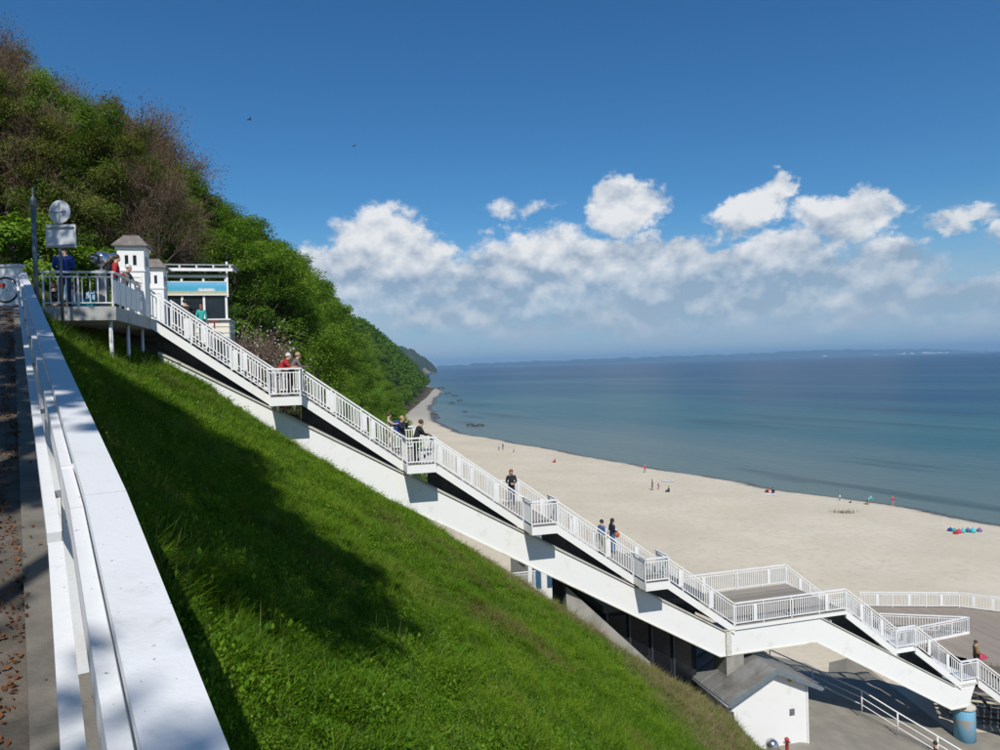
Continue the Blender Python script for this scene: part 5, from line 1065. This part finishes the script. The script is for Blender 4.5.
for c_, x, y in BEACHC:
    p = sand(x, y); mb = MB(); rr = random.uniform(.28, .4); n = 12; hh = random.uniform(.35, .55)
    mb.lathe(p, [(rr * .8, 0), (rr, hh * .25), (rr * .92, hh * .6), (rr * .55, hh * .85), (rr * .2, hh)], n); mb.tube([p + A3(-rr * .5, 0, hh * .7), p + A3(0, 0, hh * 1.25), p + A3(rr * .5, 0, hh * .7)], .03, 6)
    solo('beach_bag', mb, CL[c_], '%s bulging bag in the cluster of bags on the sand' % {'shirtblue': 'denim blue'}.get(c_, c_), 'bag', 'bags lying together on the sand', True)
# dune-grass tuft, stones in the shallows
p = sand(841, 513); rng = np.random.default_rng(9); V = []
for i in range(160):
    b0 = p + A3(rng.normal(0, .9), rng.normal(0, .5), 0); d = A3(rng.normal(0, .22), rng.normal(0, .22), rng.uniform(.25, .55)); s_ = A3(rng.normal(), rng.normal(), 0) * .02; V += [b0 - s_, b0 + s_, b0 + d]
o = bpy.data.objects.new('dune_grass', fast_mesh('dune_grass', np.array(V) - p, 3, G_DRY)); link(o); o.location = p + A3(0, 0, H); tag(o, 'dry straw coloured tuft of dune grass on the open sand', 'grass', kind='stuff')
rng = np.random.default_rng(21)
STONE = mat('wet_stone', (.06, .055, .048), .5, var=.3, scale=3)
def stone(x, y, r, lb):
    p = onz(x, y, -H + .05); mb = MB(); mb.ball((0, 0, 0), 1, 9, 6); v = np.array(mb.v); v *= (1 + rng.normal(0, .12, (len(v), 1))); mb.v = [tuple(p + q * A3(r * 1.3, r, r * .55)) for q in v]; solo('stone', mb, STONE, lb, 'stone', 'stones in the shallows', True)
for x, y, r in ((470, 425.5, 1.2), (476, 426.2, .9), (480, 425.8, 1.3), (448, 394, 2.2), (455, 396, 1.6), (441, 388.5, 2.6), (460, 401, 1.4), (452, 403, 1.2), (434, 415, 1.3), (437, 418, 1.1), (465, 412, .9)):
    stone(x, y, r, 'dark weedy stone standing out of the shallow water')
# two gulls
for x, y, Y, rz in ((249.5, 119.5, 70, .6), (354, 146, 90, 1.)):
    p = ony(x, y, Y); bd = thing('gull', p, 'small dark gull gliding in the sky ' + ('above the wood' if x < 300 else 'left of the clouds'), 'bird'); f = A3(math.cos(rz), math.sin(rz), 0); s_ = A3(-f[1], f[0], 0); BM = mat('gull_grey', (.09, .09, .1), .7)
    mb = MB(); mb.tube([p - f * .26, p - f * .12, p + f * .08, p + f * .22], [.02, .06, .07, .015], 8); part('body', mb, BM, bd, True)
    for k in (-1, 1):
        mb = MB(); mb.prism([p + f * .06, p + s_ * .3 * k + Z3 * .12 + f * .07, p + s_ * .62 * k + Z3 * .04 - f * .06, p + s_ * .28 * k + Z3 * .10 - f * .05, p - f * .08], Z3 * .012); part('wing', mb, BM, bd)
# leaf litter along the path edge
rng = np.random.default_rng(31); n = 2600; t_ = rng.uniform(.6, 22, n); c_ = -.03 - np.abs(rng.normal(0, .07, n)) + .05 * np.sin(t_ * 1.7); far_ = rng.uniform(0, 1, n) < .25; c_[far_] = rng.uniform(-2.5, .25, far_.sum())
C = np.array([pc(a, b, .012 + (.035 if b > 0 else 0)) for a, b in zip(t_, c_)]); LIT = leaf_mat('leaf_litter', (.10, .045, .02), (.19, .085, .035), (.26, .15, .06), 3., trans=.1)
o = bpy.data.objects.new('leaf_litter', fast_mesh('leaf_litter', leaf_quads(C, .032, rng, up=5.), 4, LIT)); link(o); o.location = (0, 0, H); tag(o, 'reddish brown fallen leaves gathered along the path edging', 'leaves', kind='stuff')

# ================================================================== SEA AIR
mb = MB(); mb.abox(-4300, 19400, -900, 19900, -H - 3.2, 178)
hm = bpy.data.materials.new('sea_haze'); hm.use_nodes = True; hm.node_tree.nodes.clear(); pv_ = hm.node_tree.nodes.new('ShaderNodeVolumePrincipled'); ho_ = hm.node_tree.nodes.new('ShaderNodeOutputMaterial')
pv_.inputs['Color'].default_value = (.36, .63, .95, 1); pv_.inputs['Density'].default_value = 9e-5; pv_.inputs['Anisotropy'].default_value = .0
hm.node_tree.links.new(pv_.outputs[0], ho_.inputs['Volume'])
hz = solo('haze', mb, hm, 'pale blue sea haze lying over the coast', 'haze', kind='stuff')
